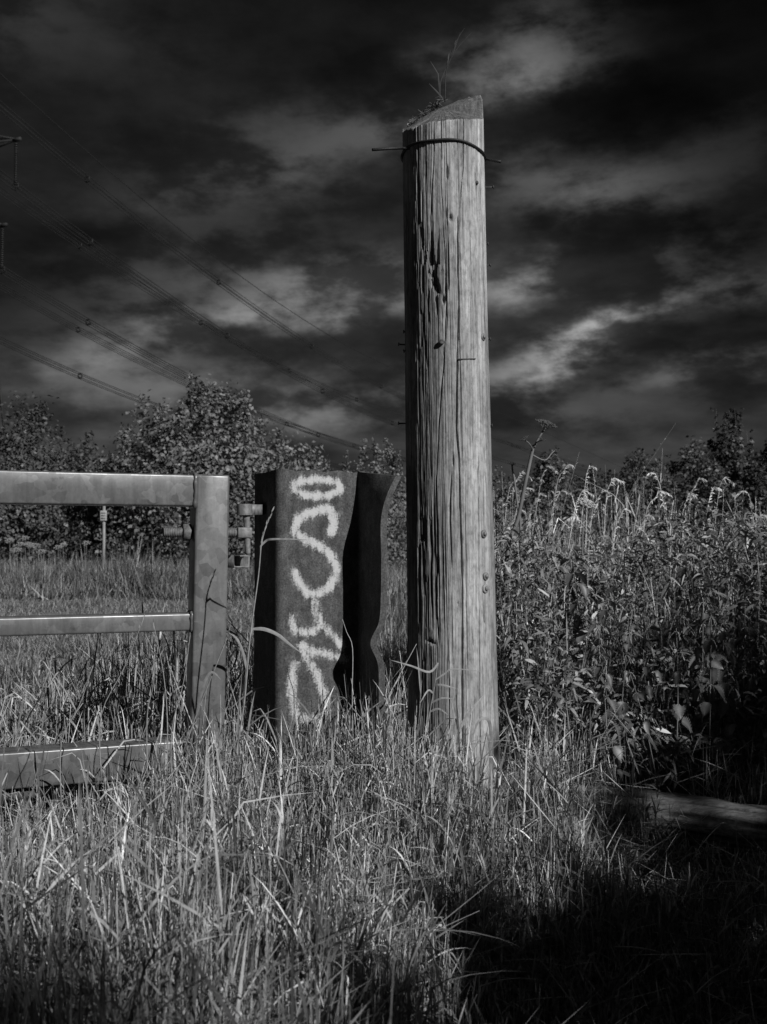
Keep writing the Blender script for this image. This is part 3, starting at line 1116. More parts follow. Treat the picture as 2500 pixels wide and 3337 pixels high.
def stand(sw, x, y, hscale=1.0, leaf_ratio=2.2, heads=.10, wscale=1.0):
    n = len(x)
    z = gz(x, y) - .01
    cl_ = clumpy(x, y)
    h = hmap(x, y) * hscale * (.55 + .9 * cl_) * rng.uniform(.65, 1.15, n)
    P0 = np.stack([x, y, z], 1)
    D0 = dirs(n, .10, .14)
    tn = tone_of(n)
    bend = rng.uniform(.0, .18, n)
    kd = np.zeros((n, 3)); kt = rng.uniform(.45, .8, n)
    kk = rng.random(n) < .14
    kd[kk] = rng.normal(0, .55, (kk.sum(), 3)); kd[kk, 2] -= .75
    V, Q, A, pos = blades(P0, D0, h, rng.uniform(.0015, .0036, n) * wscale, bend, 5, tn, (kd, kt), 'stem')
    sw.put(V, Q, A)
    # leaves leaving the stems
    m_ = int(n * leaf_ratio)
    i = rng.integers(0, n, m_)
    f = rng.uniform(.12, .92, m_) * 5
    k0_ = np.floor(f).astype(int); fr = (f - k0_)[:, None]
    Pl = pos[i, k0_] * (1 - fr) + pos[i, np.minimum(k0_ + 1, 5)] * fr
    Dl = dirs(m_, .40, .36)
    Ll = rng.uniform(.05, .20, m_) * np.clip(h[i] / .35, .45, 1.4)
    kd = np.zeros((m_, 3)); kk = rng.random(m_) < .25
    kd[kk] = rng.normal(0, .5, (kk.sum(), 3)); kd[kk, 2] -= .9
    V, Q, A, _ = blades(Pl, Dl, Ll, rng.uniform(.0020, .0064, m_) * wscale, rng.uniform(0.0, .62, m_) ** 1.6, 4, tone_of(m_, .5, 1.45), (kd, rng.uniform(.3, .7, m_)))
    sw.put(V, Q, A)
    # basal leaves
    m_ = int(n * .5)
    i = rng.integers(0, n, m_)
    Pb = P0[i] + rng.normal(0, .012, (m_, 3)) * [1, 1, 0]
    V, Q, A, _ = blades(Pb, dirs(m_, .22, .2), h[i] * rng.uniform(.4, 1.0, m_), rng.uniform(.0026, .0064, m_) * wscale, rng.uniform(0, .45, m_), 5, tone_of(m_, .35, 1.2))
    sw.put(V, Q, A)
    # seed heads
    hd = np.where((rng.random(n) < heads) & (h > .3))[0]
    if len(hd):
        ps, ds, ls = [], [], []
        for q in range(10):
            f = rng.uniform(.78, 1.0, len(hd))[:, None] * 5
            k0_ = np.minimum(np.floor(f).astype(int)[:, 0], 4)
            fr = f - k0_[:, None]
            ps.append(pos[hd, k0_] * (1 - fr) + pos[hd, k0_ + 1] * fr)
            dd = pos[hd, 5] - pos[hd, 4]
            dd /= np.linalg.norm(dd, axis=1)[:, None] + 1e-9
            ds.append(dd + rng.normal(0, .30, (len(hd), 3)))
        ps, ds = np.concatenate(ps), np.concatenate(ds)
        ds /= np.linalg.norm(ds, axis=1)[:, None]
        m_ = len(ps)
        V, Q, A, _ = blades(ps, ds, rng.uniform(.010, .02, m_), rng.uniform(.002, .0034, m_), rng.uniform(0, .2, m_), 2, tone_of(m_, .7, 1.4), None, 'seed')
        sw.put(V, Q, A)


# foreground sward
sw = Sward()
x, y = scatter(23000, -2.2, 2.2, 1.0, 3.35, .40, .45)
keep = ~((x > .55) & (y < 3.2) & (rng.random(len(x)) < .70))
stand(sw, x[keep], y[keep])
# short litter in front of the log and post
x, y = scatter(5200, .25, 2.4, 1.6, 3.3, .42, .6)
stand(sw, x, y, .55, 1.5, 0.0)
# fallen straw
n = 5200
x, y = scatter(n, -1.6, 1.6, 1.0, 3.5)
P0 = np.stack([x, y, gz(x, y) + hmap(x, y) * rng.uniform(.1, .75, len(x))], 1)
V, Q, A, _ = blades(P0, dirs(len(x), 1.25, .25), rng.uniform(.08, .28, len(x)), rng.uniform(.0014, .0038, len(x)), rng.uniform(-.1, .35, len(x)), 4, tone_of(len(x), .6, 1.4))
sw.put(V, Q, A)
add('long_grass', sw.mesh('long_grass', M['grass']), label='tangled dry long grass in front of the gate and posts', kind='stuff')


# grass standing behind the gate and the posts
def hmap_back(x, y):
    h = np.full_like(x, .42)
    h = h + .25 * gauss(x, y, -.75, 3.7, .45, .6) + .10 * gauss(x, y, -.2, 3.9, .35, .6)
    h = h - .12 * gauss(x, y, -1.6, 4.0, .55, 1.2)
    h = h * (1 - .35 * sm_(y + 0 * x, 4.6, 6.5) * (x < -.5))
    return h


hm_keep = hmap
hmap = hmap_back
sw = Sward()
x, y = scatter(10500, -3.0, .55, 3.3, 6.2, .40, .45)
keep = (x + .50 * (y - 3.3) < .52) & ~((x < -.9 - .25 * (y - 3.3)) & (y > 4.6) & (rng.random(len(x)) < .8))
stand(sw, x[keep], y[keep], 1.0, 1.8, .10, 1.25)
add('tall_grass', sw.mesh('tall_grass', M['grass']), label='tall seeding grass standing behind the gate and steel beam', kind='stuff')
hmap = hm_keep


def simple_sward(name, n, region, hl, wl, droop, mat, label, tl=.25, nseg=3, hfun=None, tones=(.5, 1.3)):
    x0, x1, y0, y1, cond = region
    # denser towards the camera
    yy = y0 * (y1 / y0) ** rng.random(n * 3)
    xx = rng.uniform(x0, x1, n * 3)
    ok = (np.abs(xx) < .46 * yy + 1.2) & cond(xx, yy)
    xx, yy = xx[ok][:n], yy[ok][:n]
    n = len(xx)
    h = rng.uniform(hl[0], hl[1], n) * (.15 + 1.7 * clumpy(xx, yy, .9, 120)) * (.6 + .8 * clumpy(xx, yy, .28, 125))
    if hfun is not None: h = h * hfun(xx, yy)
    wsc = np.clip(yy / 6.0, .7, 4.5)
    P0 = np.stack([xx, yy, gz(xx, yy) - .01], 1)
    V, Q, A, _ = blades(P0, dirs(n, tl, .25), h, rng.uniform(wl[0], wl[1], n) * wsc, rng.uniform(droop[0], droop[1], n), nseg, tone_of(n, *tones) * (.7 + .6 * clumpy(xx, yy, .5, 130)))
    s_ = Sward(); s_.put(V, Q, A)
    add(name, s_.mesh(name, mat), label=label, kind='stuff')


path_c = lambda x: 13.2 - 0.16 * (x + 6) + .4 * np.sin(x * .6)
simple_sward('short_grass', 80000, (-14, 6, 4.4, 17.5, lambda x, y: (x < .2 + .02 * y) & (x + .50 * (y - 3.3) < .6)), (.05, .13), (.004, .008), (0, .5), M['meadow'],
             'short trodden grass of the field behind the gate', .4, 2, lambda x, y: 1 - .50 * np.exp(-((y - path_c(x)) / 1.2) ** 2))
simple_sward('mown_grass', 60000, (-12, .6, 9.0, 17.8, lambda x, y: (x < .06 * y - .6)), (.07, .15), (.003, .006), (0, .6), M['meadow'],
             'worn short grass across the path before the uncut meadow', .45, 2, lambda x, y: 1 - .35 * np.exp(-((y - path_c(x)) / 1.0) ** 2), (.6, 1.3))
simple_sward('meadow_grass', 52000, (-16, 3, 16.0, 27, lambda x, y: (x < 2) & (y > 16.0 + .5 * np.sin(x * 1.1) + .5 * np.sin(x * 2.7))), (.32, .68), (.004, .007), (0, .35), M['meadow'],
             'uncut meadow grass along the foot of the hedge', .30, 3, None, (.45, 1.3))
simple_sward('hedge_bank_grass', 26000, (-2.2, 9, 6.2, 24, lambda x, y: (x > -.35 * 0 - .07 * y)), (.30, .62), (.004, .008), (0, .35), M['meadow'],
             'rough grass on the bank behind the posts and nettles', .18, 3)


# ------------------------------------------------------------------ nettles
def nettle_leaf(seed, L=1.0):
    """toothed leaf along +x, folded along its midrib, drooping"""
    r = np.random.default_rng(seed)
    nt = 9
    V, T, A = [], [], []
    mids = []
    for i in range(nt + 1):
        f = i / nt
        z = -.25 * f * f + .02 * math.sin(f * 9)
        V.append((f, 0, z)); A.append(1.25); mids.append(i)
    for s_ in (1, -1):
        row = []
        for i in range(nt):
            f = (i + .15) / nt
            wv = .36 * math.sin(math.pi * min(1, .10 + .94 * f) ** .75) * (1 - .15 * f)
            fo = (i + .75) / nt
            wt_ = .47 * math.sin(math.pi * min(1, .10 + .94 * fo) ** .75) * (1 - .15 * fo) + .02
            b0 = len(V)
            V.append((f, s_ * wv * .86, -.25 * f * f + .35 * wv - .09)); A.append(.62)
            V.append((min(1.0, f + .55 / nt), s_ * wt_, -.25 * fo * fo + .35 * wt_ * .8 - .05 * r.random())); A.append(1.15)
            row.append(b0)
        for i in range(nt):
            b0 = row[i]
            nx_ = row[i + 1] if i + 1 < nt else mids[nt]
            for tr in ((i, i + 1, b0), (i + 1, nx_, b0), (b0, nx_, b0 + 1)) if i + 1 < nt else ((i, i + 1, b0), (b0, i + 1, b0 + 1)):
                T.append(tr if s_ < 0 else tr[::-1])
    V = np.array(V)
    V[:, 1] += .03 * np.sin(V[:, 0] * 7 + seed)
    return make_mesh('leaf', V, None, T, [M['nettle']], False, {'tone': np.array(A) * r.uniform(.5, .85)})


leafm = [nettle_leaf(300 + i) for i in range(5)]


def catkin_mesh(seed):
    r = np.random.default_rng(seed)
    mb = MB()
    for q in range(4):
        a = q * 1.6 + r.random()
        P_, R_ = [], []
        for i in range(9):
            f = i / 8
            P_.append((math.cos(a) * .028 * f ** .7 + r.normal(0, .0012), math.sin(a) * .028 * f ** .7 + r.normal(0, .0012), -.045 * f ** 1.6 + .008 * f))
            R_.append(.0011 + .0012 * (i % 2))
        mb.tube(P_, R_, 4, tone=1.5)
    return mb.mesh('catkin', M['nettle'])


catm = [catkin_mesh(1), catkin_mesh(2)]


def make_nettle(seed, H, group, label):
    r = np.random.default_rng(seed)
    root = thing('nettle', label, 'nettle', (0, 0, 0), 0, group)
    lean = r.normal(0, .10, 2)
    stem = lambda f: Vector((lean[0] * H * f * f, lean[1] * H * f * f, H * f))
    mb = MB()
    mb.tube([stem(i / 8) for i in range(9)], [.0042 - .0024 * i / 8 for i in range(9)], 5, tone=.9)
    mb.build('stem', M['nettle'], root)
    z = .22
    k = 0
    a0 = r.random() * 6
    while z < 1.0:
        f = z
        size = (.062 * (1 - ((f - .55) / .62) ** 2) + .018) * r.uniform(.8, 1.2)
        for s_ in (0, math.pi):
            if f < .5 and r.random() < .35: continue
            a = a0 + k * math.pi / 2 + s_ + r.normal(0, .25)
            droop = rad(r.uniform(5, 85)) * (1 if f < .93 else .2)
            o = add('leaf', leafm[r.integers(0, 5)], root)
            o.location = stem(f) + Vector((math.cos(a), math.sin(a), 0)) * .02
            o.rotation_euler = (r.normal(0, .35), droop, a)
            o.scale = (size, size * r.uniform(.55, .9), size)
        if f > .55 and r.random() < .6:
            c_ = add('catkin', catm[r.integers(0, 2)], root)
            c_.location = stem(f); c_.rotation_euler = (0, 0, r.random() * 6)
        z += (.062 / H) * r.uniform(.8, 1.25) * (1 if f < .8 else .7)
        k += 1
    return root


NG = 'stinging nettles right of the timber post'
NL = 'leafy stinging nettle with toothed leaves in the bed right of the post'
protos = [make_nettle(500 + i, H, NG, NL) for i, H in enumerate((.66, .76, .84, .90, .72))]


def copy_tree(o, parent=None):
    c_ = o.copy()
    COL.objects.link(c_)
    if parent is not None: c_.parent = parent
    for ch in o.children: copy_tree(ch, c_)
    return c_


spots = []
tries = 0
while len(spots) < 66 and tries < 4000:
    tries += 1
    y_ = 3.5 + 2.3 * rng.random() ** 1.5
    x_ = rng.uniform(.50, .42 * y_ + .4)
    if x_ < .52 + .12 * (y_ - 3.5) or (y_ < 3.62 and x_ < .8): continue
    if all(math.hypot(x_ - a_, y_ - b_) > .13 for a_, b_ in spots): spots.append((x_, y_))
for i, (x_, y_) in enumerate(sorted(spots, key=lambda q: q[1])):
    o = protos[i] if i < 5 else copy_tree(protos[i % 5])
    o.location = (x_, y_, float(gz(x_, y_)) - .01)
    o.rotation_euler = (rng.normal(0, .10), rng.normal(0, .10), rng.random() * 6.28)
    sc_ = rng.uniform(.80, 1.08) * (.74 + .26 * min(1, (y_ - 3.4) / .8))
    o.scale = (sc_, sc_, sc_)

ORD = 'first second third fourth fifth sixth seventh eighth ninth tenth eleventh twelfth thirteenth fourteenth'.split()
nts = sorted([o for o in COL.objects if o.get('category') == 'nettle'], key=lambda o: o.location.y)
front = sorted(nts[:12], key=lambda o: o.location.x / o.location.y)
for k, o in enumerate(front):
    o['label'] = 'nettle closest to the timber post in the front row behind the log' if k == 0 else ('rightmost nettle of the front row behind the log' if k == 11 else '%s nettle from the timber post in the front row behind the log' % ORD[k])
for o in nts[12:]: o['label'] = 'leafy nettle farther back in the bed, behind the front row of nettles'

# dense lower growth that fills the bed between the single plants
n = 42000
yy = rng.uniform(3.62, 7.6, n * 2); xx = rng.uniform(.4, 4.2, n * 2)
ok = (xx < .43 * yy + .8) & (xx > .47 + .07 * (yy - 3.5)) & footprint(xx, yy)
xx, yy = xx[ok][:n], yy[ok][:n]; n = len(xx)
hh_ = (.30 + .62 * sm_(yy, 3.6, 4.7)) * (.42 + 1.05 * clumpy(xx, yy, 1.7, 140))
zz2 = gz(xx, yy) + hh_ * (1 - rng.random(n) ** 2.4 * .95)
P0 = np.stack([xx, yy, zz2], 1)
sw = Sward()
az_ = rng.uniform(0, 6.28, n)
D0 = np.stack([np.cos(az_), np.sin(az_), rng.normal(.1, .45, n)], 1)
D0 /= np.linalg.norm(D0, axis=1)[:, None]
upv = np.stack([rng.normal(.25, .6, n), rng.normal(-.3, .6, n), np.ones(n) * .8], 1)
V, Q, A, _ = blades(P0, D0, rng.uniform(.022, .068, n), rng.uniform(.005, .018, n), rng.uniform(.1, 1.0, n), 3, tone_of(n, .6, 1.5), None, 'seed', upv)
sw.put(V, Q, A)
# its stems
n = 3600
yy = rng.uniform(3.62, 7.4, n * 2); xx = rng.uniform(.4, 4.0, n * 2)
ok = (xx < .43 * yy + .8) & (xx > .47 + .07 * (yy - 3.5)) & footprint(xx, yy)
xx, yy = xx[ok][:n], yy[ok][:n]; n = len(xx)
hh_ = (.28 + .52 * sm_(yy, 3.6, 4.7)) * rng.uniform(.7, 1.1, n)
P0 = np.stack([xx, yy, gz(xx, yy)], 1)
V, Q, A, _ = blades(P0, dirs(n, .12, .18), hh_, rng.uniform(.003, .006, n), rng.uniform(0, .12, n), 3, tone_of(n, .6, 1.2), None, 'stem')
sw.put(V, Q, A)
add('nettle_undergrowth', sw.mesh('nettle_undergrowth', M['nettle']), label='dense low leaves and stems filling the nettle bed', kind='stuff')


# grasses mixed in the top and back of the nettle bed
def hmap_n(x, y): return .72 + .42 * sm_(y + 0 * x, 4.2, 5.4) + .08 * np.sin(x * 5)


hmap = hmap_n
sw = Sward()
n = 9000
yy = rng.uniform(4.2, 7.4, n); xx = rng.uniform(.5, 4.2, n)
ok = (xx < .44 * yy + .7) & (xx > .52) & (rng.random(n) < 1.1 - .62 * sm_(xx / yy, .18, .40))
stand(sw, xx[ok], yy[ok], .95, 2.0, .7, 1.3)
add('seeding_grass', sw.mesh('seeding_grass', M['pale_grass']), label='pale seeding grasses rising through the back of the nettle bed', kind='stuff')
hmap = hm_keep


# ------------------------------------------------------------------ single grass stalks
def strip_pts(mb, pts, wds, tone=1.0, nrm=Vector((0, -1, .2))):
    pts = [Vector(p) for p in pts]
    V = []
    for i, p in enumerate(pts):
        d_ = (pts[min(i + 1, len(pts) - 1)] - pts[max(i - 1, 0)]).normalized()
        s_ = d_.cross(nrm).normalized()
        V += [tuple(p - s_ * wds[i] / 2), tuple(p + nrm.normalized() * wds[i] * .12), tuple(p + s_ * wds[i] / 2)]
    Q = []
    for i in range(len(pts) - 1):
        for j in (0, 1):
            Q.append((i * 3 + j, i * 3 + j + 1, i * 3 + 4 + j, i * 3 + 3 + j))
    mb.push(V, Q, (), tone)


def smooth_pts(pts, n=4):
    """Catmull-Rom through the points"""
    pts = [Vector(p) for p in pts]
    out = []
    for i in range(len(pts) - 1):
        p0 = pts[max(i - 1, 0)]; p1 = pts[i]; p2 = pts[i + 1]; p3 = pts[min(i + 2, len(pts) - 1)]
        for k in range(n):
            f = k / n
            out.append(.5 * ((2 * p1) + (p2 - p0) * f + (2 * p0 - 5 * p1 + 4 * p2 - p3) * f * f + (3 * p1 - p0 - 3 * p2 + p3) * f ** 3))
    out.append(pts[-1])
    return out


def head_on(pts, n, ln, wd, spread, droopy=0.0, seed=0, tone=1.1):
    r = np.random.default_rng(seed)
    mb = MB()
    pts = [Vector(p) for p in pts]
    for q in range(n):
        f = q / max(1, n - 1) * (len(pts) - 1.001)
        i = int(f)
        p = pts[i].lerp(pts[i + 1], f - i)
        d_ = (pts[i + 1] - pts[i]).normalized()
        e = (d_ + Vector(r.normal(0, spread, 3)) + Vector((0, 0, -droopy * r.random()))).normalized()
        L = ln * r.uniform(.7, 1.2) * (1 - .45 * q / n)
        strip_pts(mb, [p, p + e * L * .45 + Vector((0, 0, -droopy * L * .1)), p + e * L + Vector((0, 0, -droopy * L * .3))], [wd * .35, wd, wd * .1], tone * r.uniform(.8, 1.2), Vector(r.normal(0, .5, 3)) + Vector((0, -1, 0)))
    return mb


def stalk(label, stem, r0, head=None, leaves=(), group=None, seed=0, tone=.85, headspec=(16, .02, .0035, .25, 0.0), cat='grass stalk', name='grass_stalk', mat=None):
    b0 = Vector(stem[0])
    root = thing(name, label, cat, b0, 0, group)
    st2 = smooth_pts(stem, 4)
    mb = MB()
    nn = len(st2)
    mb.tube([p - b0 for p in st2], [r0 * (1 - .55 * i / nn) for i in range(nn)], 5, tone=tone)
    mb.build('stem', mat or M['grass'], root)
    if head:
        hb = head_on([p - b0 for p in smooth_pts(head, 3)], *headspec, seed=seed, tone=tone * 1.05)
        hb.build('seed_head', mat or M['grass'], root)
    for lf, wd in leaves:
        mb = MB()
        lp = smooth_pts(lf, 4)
        k = len(lp)
        strip_pts(mb, [p - b0 for p in lp], [wd * min(1, .5 + 2.5 * i / k) * (1 - (i / (k - 1)) ** 3) + .0006 for i in range(k)], tone)
        mb.build('leaf', mat or M['grass'], root)
    return root


D = 2.83
stalk('tall pale grass stalk with slim seed head standing before the dark side of the beam',
      [at(765, 2480, D), at(795, 2300, D), at(815, 2080, D), at(842, 1880, D), at(852, 1775, D), at(866, 1720, D)], .0030,
      [at(848, 1800, D), at(858, 1745, D), at(870, 1710, D), at(888, 1665, D)],
      [([at(848, 1782, D), at(868, 1762, D), at(890, 1757, D - .01), at(950, 1757, D - .02), at(1012, 1760, D - .02)], .006),
       ([at(806, 2190, D), at(790, 2120, D), at(770, 2080, D), at(745, 2062, D)], .007)], headspec=(20, .022, .0040, .12, 0))
stalk('bent straw of dead grass hanging before the dark hollow of the beam',
      [at(1150, 2400, 2.95), at(1148, 2260, 2.95), at(1149, 2113, 2.95), at(1130, 2060, 2.95), at(1116, 2018, 2.95)], .0017, tone=1.2)
stalk('broad arching grass leaf across the left edge of the beam face',
      [at(795, 2300, 2.9), at(805, 2150, 2.9), at(822, 2050, 2.9)], .0020, None,
      [([at(822, 2050, 2.9), at(860, 2050, 2.9), at(905, 2068, 2.9), at(945, 2100, 2.9), at(978, 2125, 2.9)], .010)])
stalk('long dark grass stem crossing the lower gate stile',
      [at(560, 2560, 2.78), at(640, 2330, 2.8), at(700, 2180, 2.8), at(740, 2080, 2.82)], .0024, [at(720, 2130, 2.81), at(735, 2090, 2.82), at(748, 2050, 2.82)],
      [([at(640, 2330, 2.8), at(665, 2230, 2.79), at(690, 2190, 2.79), at(720, 2215, 2.79)], .008)], tone=.7, headspec=(10, .018, .003, .1, 0))
stalk('grass blade leaning across the lower front of the timber post',
      [at(1455, 2480, 2.95), at(1475, 2400, 2.95)], .0018, None,
      [([at(1465, 2440, 2.95), at(1500, 2370, 2.95), at(1540, 2310, 2.95), at(1577, 2265, 2.96)], .010)], tone=1.0)
stalk('seeding grass with fanned spikelets before the dark left side of the timber post',
      [at(1370, 2480, 2.93), at(1395, 2350, 2.93), at(1412, 2260, 2.93), at(1428, 2160, 2.93)], .0022, None,
      [([at(1415, 2235, 2.93), at(1440, 2232, 2.92), at(1490, 2245, 2.92)], .006), ([at(1412, 2260, 2.93), at(1395, 2250, 2.92), at(1370, 2290, 2.9)], .005),
       ([at(1408, 2290, 2.93), at(1440, 2275, 2.92), at(1480, 2278, 2.92)], .005), ([at(1400, 2320, 2.93), at(1430, 2310, 2.92), at(1460, 2330, 2.91)], .006),
       ([at(1428, 2160, 2.93), at(1400, 2190, 2.92), at(1340, 2170, 2.9), at(1270, 2150, 2.9)], .006), ([at(1420, 2215, 2.93), at(1450, 2195, 2.93), at(1478, 2180, 2.93), at(1570, 2188, 2.93)], .0045)])
stalk('curling grass leaves arching over the right foot of the timber post',
      [at(1595, 2600, 2.98), at(1600, 2480, 2.98)], .0022, None,
      [([at(1598, 2500, 2.98), at(1600, 2390, 2.97), at(1590, 2345, 2.96), at(1560, 2350, 2.95), at(1535, 2420, 2.94)], .010),
       ([at(1600, 2520, 2.98), at(1596, 2420, 2.97), at(1580, 2392, 2.96), at(1545, 2440, 2.95)], .010)], tone=.75)
for k, (bx_, by_, tx_, ty_, Dd) in enumerate(((330, 2330, 470, 2010, 2.72), (480, 2330, 505, 2130, 2.70), (560, 2380, 620, 2070, 2.76), (545, 2330, 500, 2030, 2.7), (200, 2420, 300, 2180, 2.62))):
    stalk(('thin grass stem reaching the middle gate bar with its head against it', 'short thin grass stem just under the right end of the middle gate bar', 'thin grass stem crossing the lower left edge of the gate stile', 'thin grass stem rising above the middle gate bar', 'leftmost thin grass stem standing above the gate bottom bar')[k], [at(bx_, by_ + 200, Dd), at(bx_, by_, Dd), at((bx_ + tx_) / 2 + 8, (by_ + ty_) / 2, Dd), at(tx_, ty_, Dd)], .0019,
          [at((bx_ + 2 * tx_) / 3, (by_ + 2 * ty_) / 3, Dd), at(tx_, ty_, Dd)], group='thin stems before the gate', seed=40 + k, tone=.85, headspec=(9, .018, .003, .15, 0))

# grass growing out of the top of the post
tp = [at(1452, 335, PY - .02), at(1449, 300, PY - .02)]
stalk('spindly dead grass sprig growing from the top of the timber post',
      [at(1450, 332, PY), at(1452, 262, PY), at(1455, 230, PY), at(1468, 195, PY), at(1477, 172, PY)], .0020,
      [at(1455, 225, PY), at(1462, 190, PY), at(1476, 160, PY), at(1482, 145, PY)],
      [([at(1434, 318, PY), at(1435, 270, PY), at(1452, 225, PY), at(1475, 178, PY)], .004), ([at(1434, 320, PY), at(1428, 250, PY), at(1424, 235, PY), at(1403, 200, PY)], .0045),
       ([at(1443, 322, PY), at(1425, 300, PY), at(1398, 272, PY)], .005), ([at(1475, 178, PY), at(1490, 130, PY), at(1515, 90, PY)], .002),
       ([at(1470, 190, PY), at(1482, 160, PY), at(1500, 105, PY)], .002), ([at(1474, 182, PY), at(1500, 145, PY), at(1538, 105, PY)], .0015)],
      tone=.10, headspec=(12, .030, .0045, .10, 0), name='grass_sprig', cat='grass sprig')
mb = MB()
r = np.random.default_rng(77)
for i in range(70):
    f = r.random()
    p = at(1335 + 110 * f, 408 - 78 * f, PY + .03) + Vector(r.normal(0, .008, 3)) * .8
    p.z += .004
    e = Vector((r.normal(.6, .5), r.normal(0, .6), r.normal(.35, .35))).normalized()
    L = r.uniform(.015, .05)
    strip_pts(mb, [p - e * L * .5, p + Vector(r.normal(0, .003, 3)), p + e * L * .5], [.0015, .003, .0008], r.uniform(.08, .35))
o = mb.build('dead_grass_clump', M['grass'], label='clump of dead grass litter caught on the sloping post top', cat='grass clump')

# drooping seed heads standing above the nettles
HEADS = [(1850, 1515, 6.0, 1), (1925, 1520, 6.0, 1), (1785, 1520, 5.8, 1), (1965, 1600, 5.6, 1), (2010, 1610, 5.6, 0), (2035, 1660, 5.4, 1), (2130, 1540, 5.6, -1),
         (2280, 1560, 5.5, 1), (2330, 1590, 5.4, 1), (2360, 1560, 5.6, 1), (1760, 1610, 5.6, 1), (1690, 1660, 5.4, 1), (1720, 1590, 5.8, 1), (2110, 1680, 5.2, 1), (2190, 1660, 5.3, 0),
         (2230, 1700, 5.2, 0), (1880, 1680, 5.2, -1), (1655, 1720, 5.2, 1), (2430, 1600, 5.6, -1), (2480, 1680, 5.2, 1), (2080, 1640, 5.5, 0), (1830, 1600, 5.8, 1), (2250, 1610, 5.5, 1), (1900, 1600, 5.7, 1),
         (2000, 1560, 5.9, 1), (2150, 1600, 5.7, 1), (2400, 1650, 5.4, 1), (1700, 1540, 6.0, 1)]
HEADS.sort()
for k, (px, py, Dd, sgn) in enumerate(HEADS):
    apex = at(px, py, Dd)
    r_ = np.random.default_rng(900 + k)
    sg = sgn if sgn else .25
    b0 = Vector((apex.x - .16 * sg + r_.normal(0, .05), Dd, float(gz(apex.x, Dd))))
    H = apex.z - b0.z
    dr = r_.uniform(.5, 1.2)
    n1p = apex + Vector((-.075 * sg * r_.uniform(.5, 1.3), r_.normal(0, .02), -.16))
    st = [b0, b0.lerp(n1p, .45) + Vector((-.012 * sg, 0, 0)), n1p, apex + Vector((-.022 * sg, 0, -.035)), apex]
    hd = smooth_pts([n1p + Vector((-.01 * sg, 0, -.05)), n1p, st[3], apex, apex + Vector((.028 * sg, 0, -.002 - .004 * dr))] + ([apex + Vector((.055 * sg, 0, -.03 * dr))] if r_.random() < .4 else []), 2)
    if not sgn: hd = smooth_pts([n1p, st[3], apex, apex + Vector((.006, 0, .03))], 2)
    nh = len(HEADS)
    lab = '%s tall pale grass head from the left in the row above the nettle bed' % ORD[k] if k < nh // 2 else ('last tall pale grass head at the right end above the nettle bed' if k == nh - 1 else '%s tall pale grass head from the right end above the nettle bed' % ORD[nh - 1 - k])
    stalk(lab, st, .0026, hd, group='seeding grass stalks above the nettles', seed=910 + k, tone=r_.uniform(1.0, 1.7),
          headspec=(40, r_.uniform(.030, .046), .0060, r_.uniform(.2, .4) if sgn else .07, .8 if sgn else 0), mat=M['pale_grass'])

# ------------------------------------------------------------------ hogweed
def umbel(root, p, d_, R, n, tone, seed, mat, name='umbel', ray_mat=None):
    r = np.random.default_rng(seed)
    mb = MB()
    d_ = d_.normalized()
    s_ = d_.orthogonal().normalized(); q_ = d_.cross(s_)
    for i in range(n):
        a = 2.4 * i; f = math.sqrt((i + .5) / n)
        e = p + (s_ * math.cos(a) + q_ * math.sin(a)) * R * f + d_ * (R * .75 * (1 - .35 * f * f))
        mb.tube([p, p.lerp(e, .5) + d_ * .004, e], .0011, 4, tone=tone)
        for k in range(7):
            a2 = k * 2.4; rr2 = R * .17 * math.sqrt((k + .5) / 7)
            c_ = e + (s_ * math.cos(a2) + q_ * math.sin(a2)) * rr2 + d_ * r.uniform(0, .004)
            w2 = R * .09
            mb.push([tuple(c_ + s_ * w2), tuple(c_ + q_ * w2), tuple(c_ - s_ * w2), tuple(c_ - q_ * w2), tuple(c_ + d_ * w2 * .8)], (), [(0, 1, 4), (1, 2, 4), (2, 3, 4), (3, 0, 4), (1, 0, 3), (1, 3, 2)], tone)
    return mb.build(name, mat, root)


def hogweed(label, stems, umbels, mat):
    b0 = Vector(stems[0][0][0])
    root = thing('hogweed', label, 'hogweed', b0)
    for i, (pts, r0) in enumerate(stems):
        mb = MB()
        sp_ = [p - b0 for p in smooth_pts(pts, 4)]
        mb.tube(sp_, [r0 * (1 - .45 * k / len(sp_)) for k in range(len(sp_))], 8, tone=1.0)
        mb.build('stem' if i == 0 else 'branch', mat, root)
    for j, (p, d_, R, n, tone) in enumerate(umbels):
        umbel(root, p - b0, d_, R, n, tone, 60 + j, mat)
    return root


Dh = 5.0
base_ = at(1655, 1790, Dh); base_.z = float(gz(base_.x, Dh))
hog_m = M['nettle']
hogweed('tall branching hogweed gone to seed on the skyline right of the post',
        [([base_, at(1650, 1850, Dh), at(1688, 1690, Dh), at(1713, 1570, Dh), at(1735, 1470, Dh), at(1741, 1450, Dh)], .0125),
         ([at(1738, 1462, Dh), at(1755, 1430, Dh), at(1772, 1402, Dh), at(1780, 1396, Dh)], .0065),
         ([at(1735, 1465, Dh), at(1728, 1450, Dh - .03), at(1716, 1437, Dh - .05)], .004),
         ([at(1740, 1452, Dh), at(1752, 1440, Dh - .02), at(1763, 1436, Dh - .04)], .004),
         ([at(1731, 1480, Dh), at(1775, 1500, Dh), at(1800, 1475, Dh + .02), at(1818, 1463, Dh + .03)], .004)],
        [(at(1775, 1402, Dh), Vector((.35, -.2, 1)), .058, 18, .55), (at(1714, 1438, Dh - .05), Vector((-.5, -.2, .8)), .026, 9, .5),
         (at(1763, 1438, Dh - .04), Vector((.4, -.3, .8)), .022, 8, .5), (at(1812, 1466, Dh + .03), Vector((.7, 0, .7)), .024, 8, .45)], hog_m)
base_ = at(1700, 1790, 5.1); base_.z = float(gz(base_.x, 5.1))
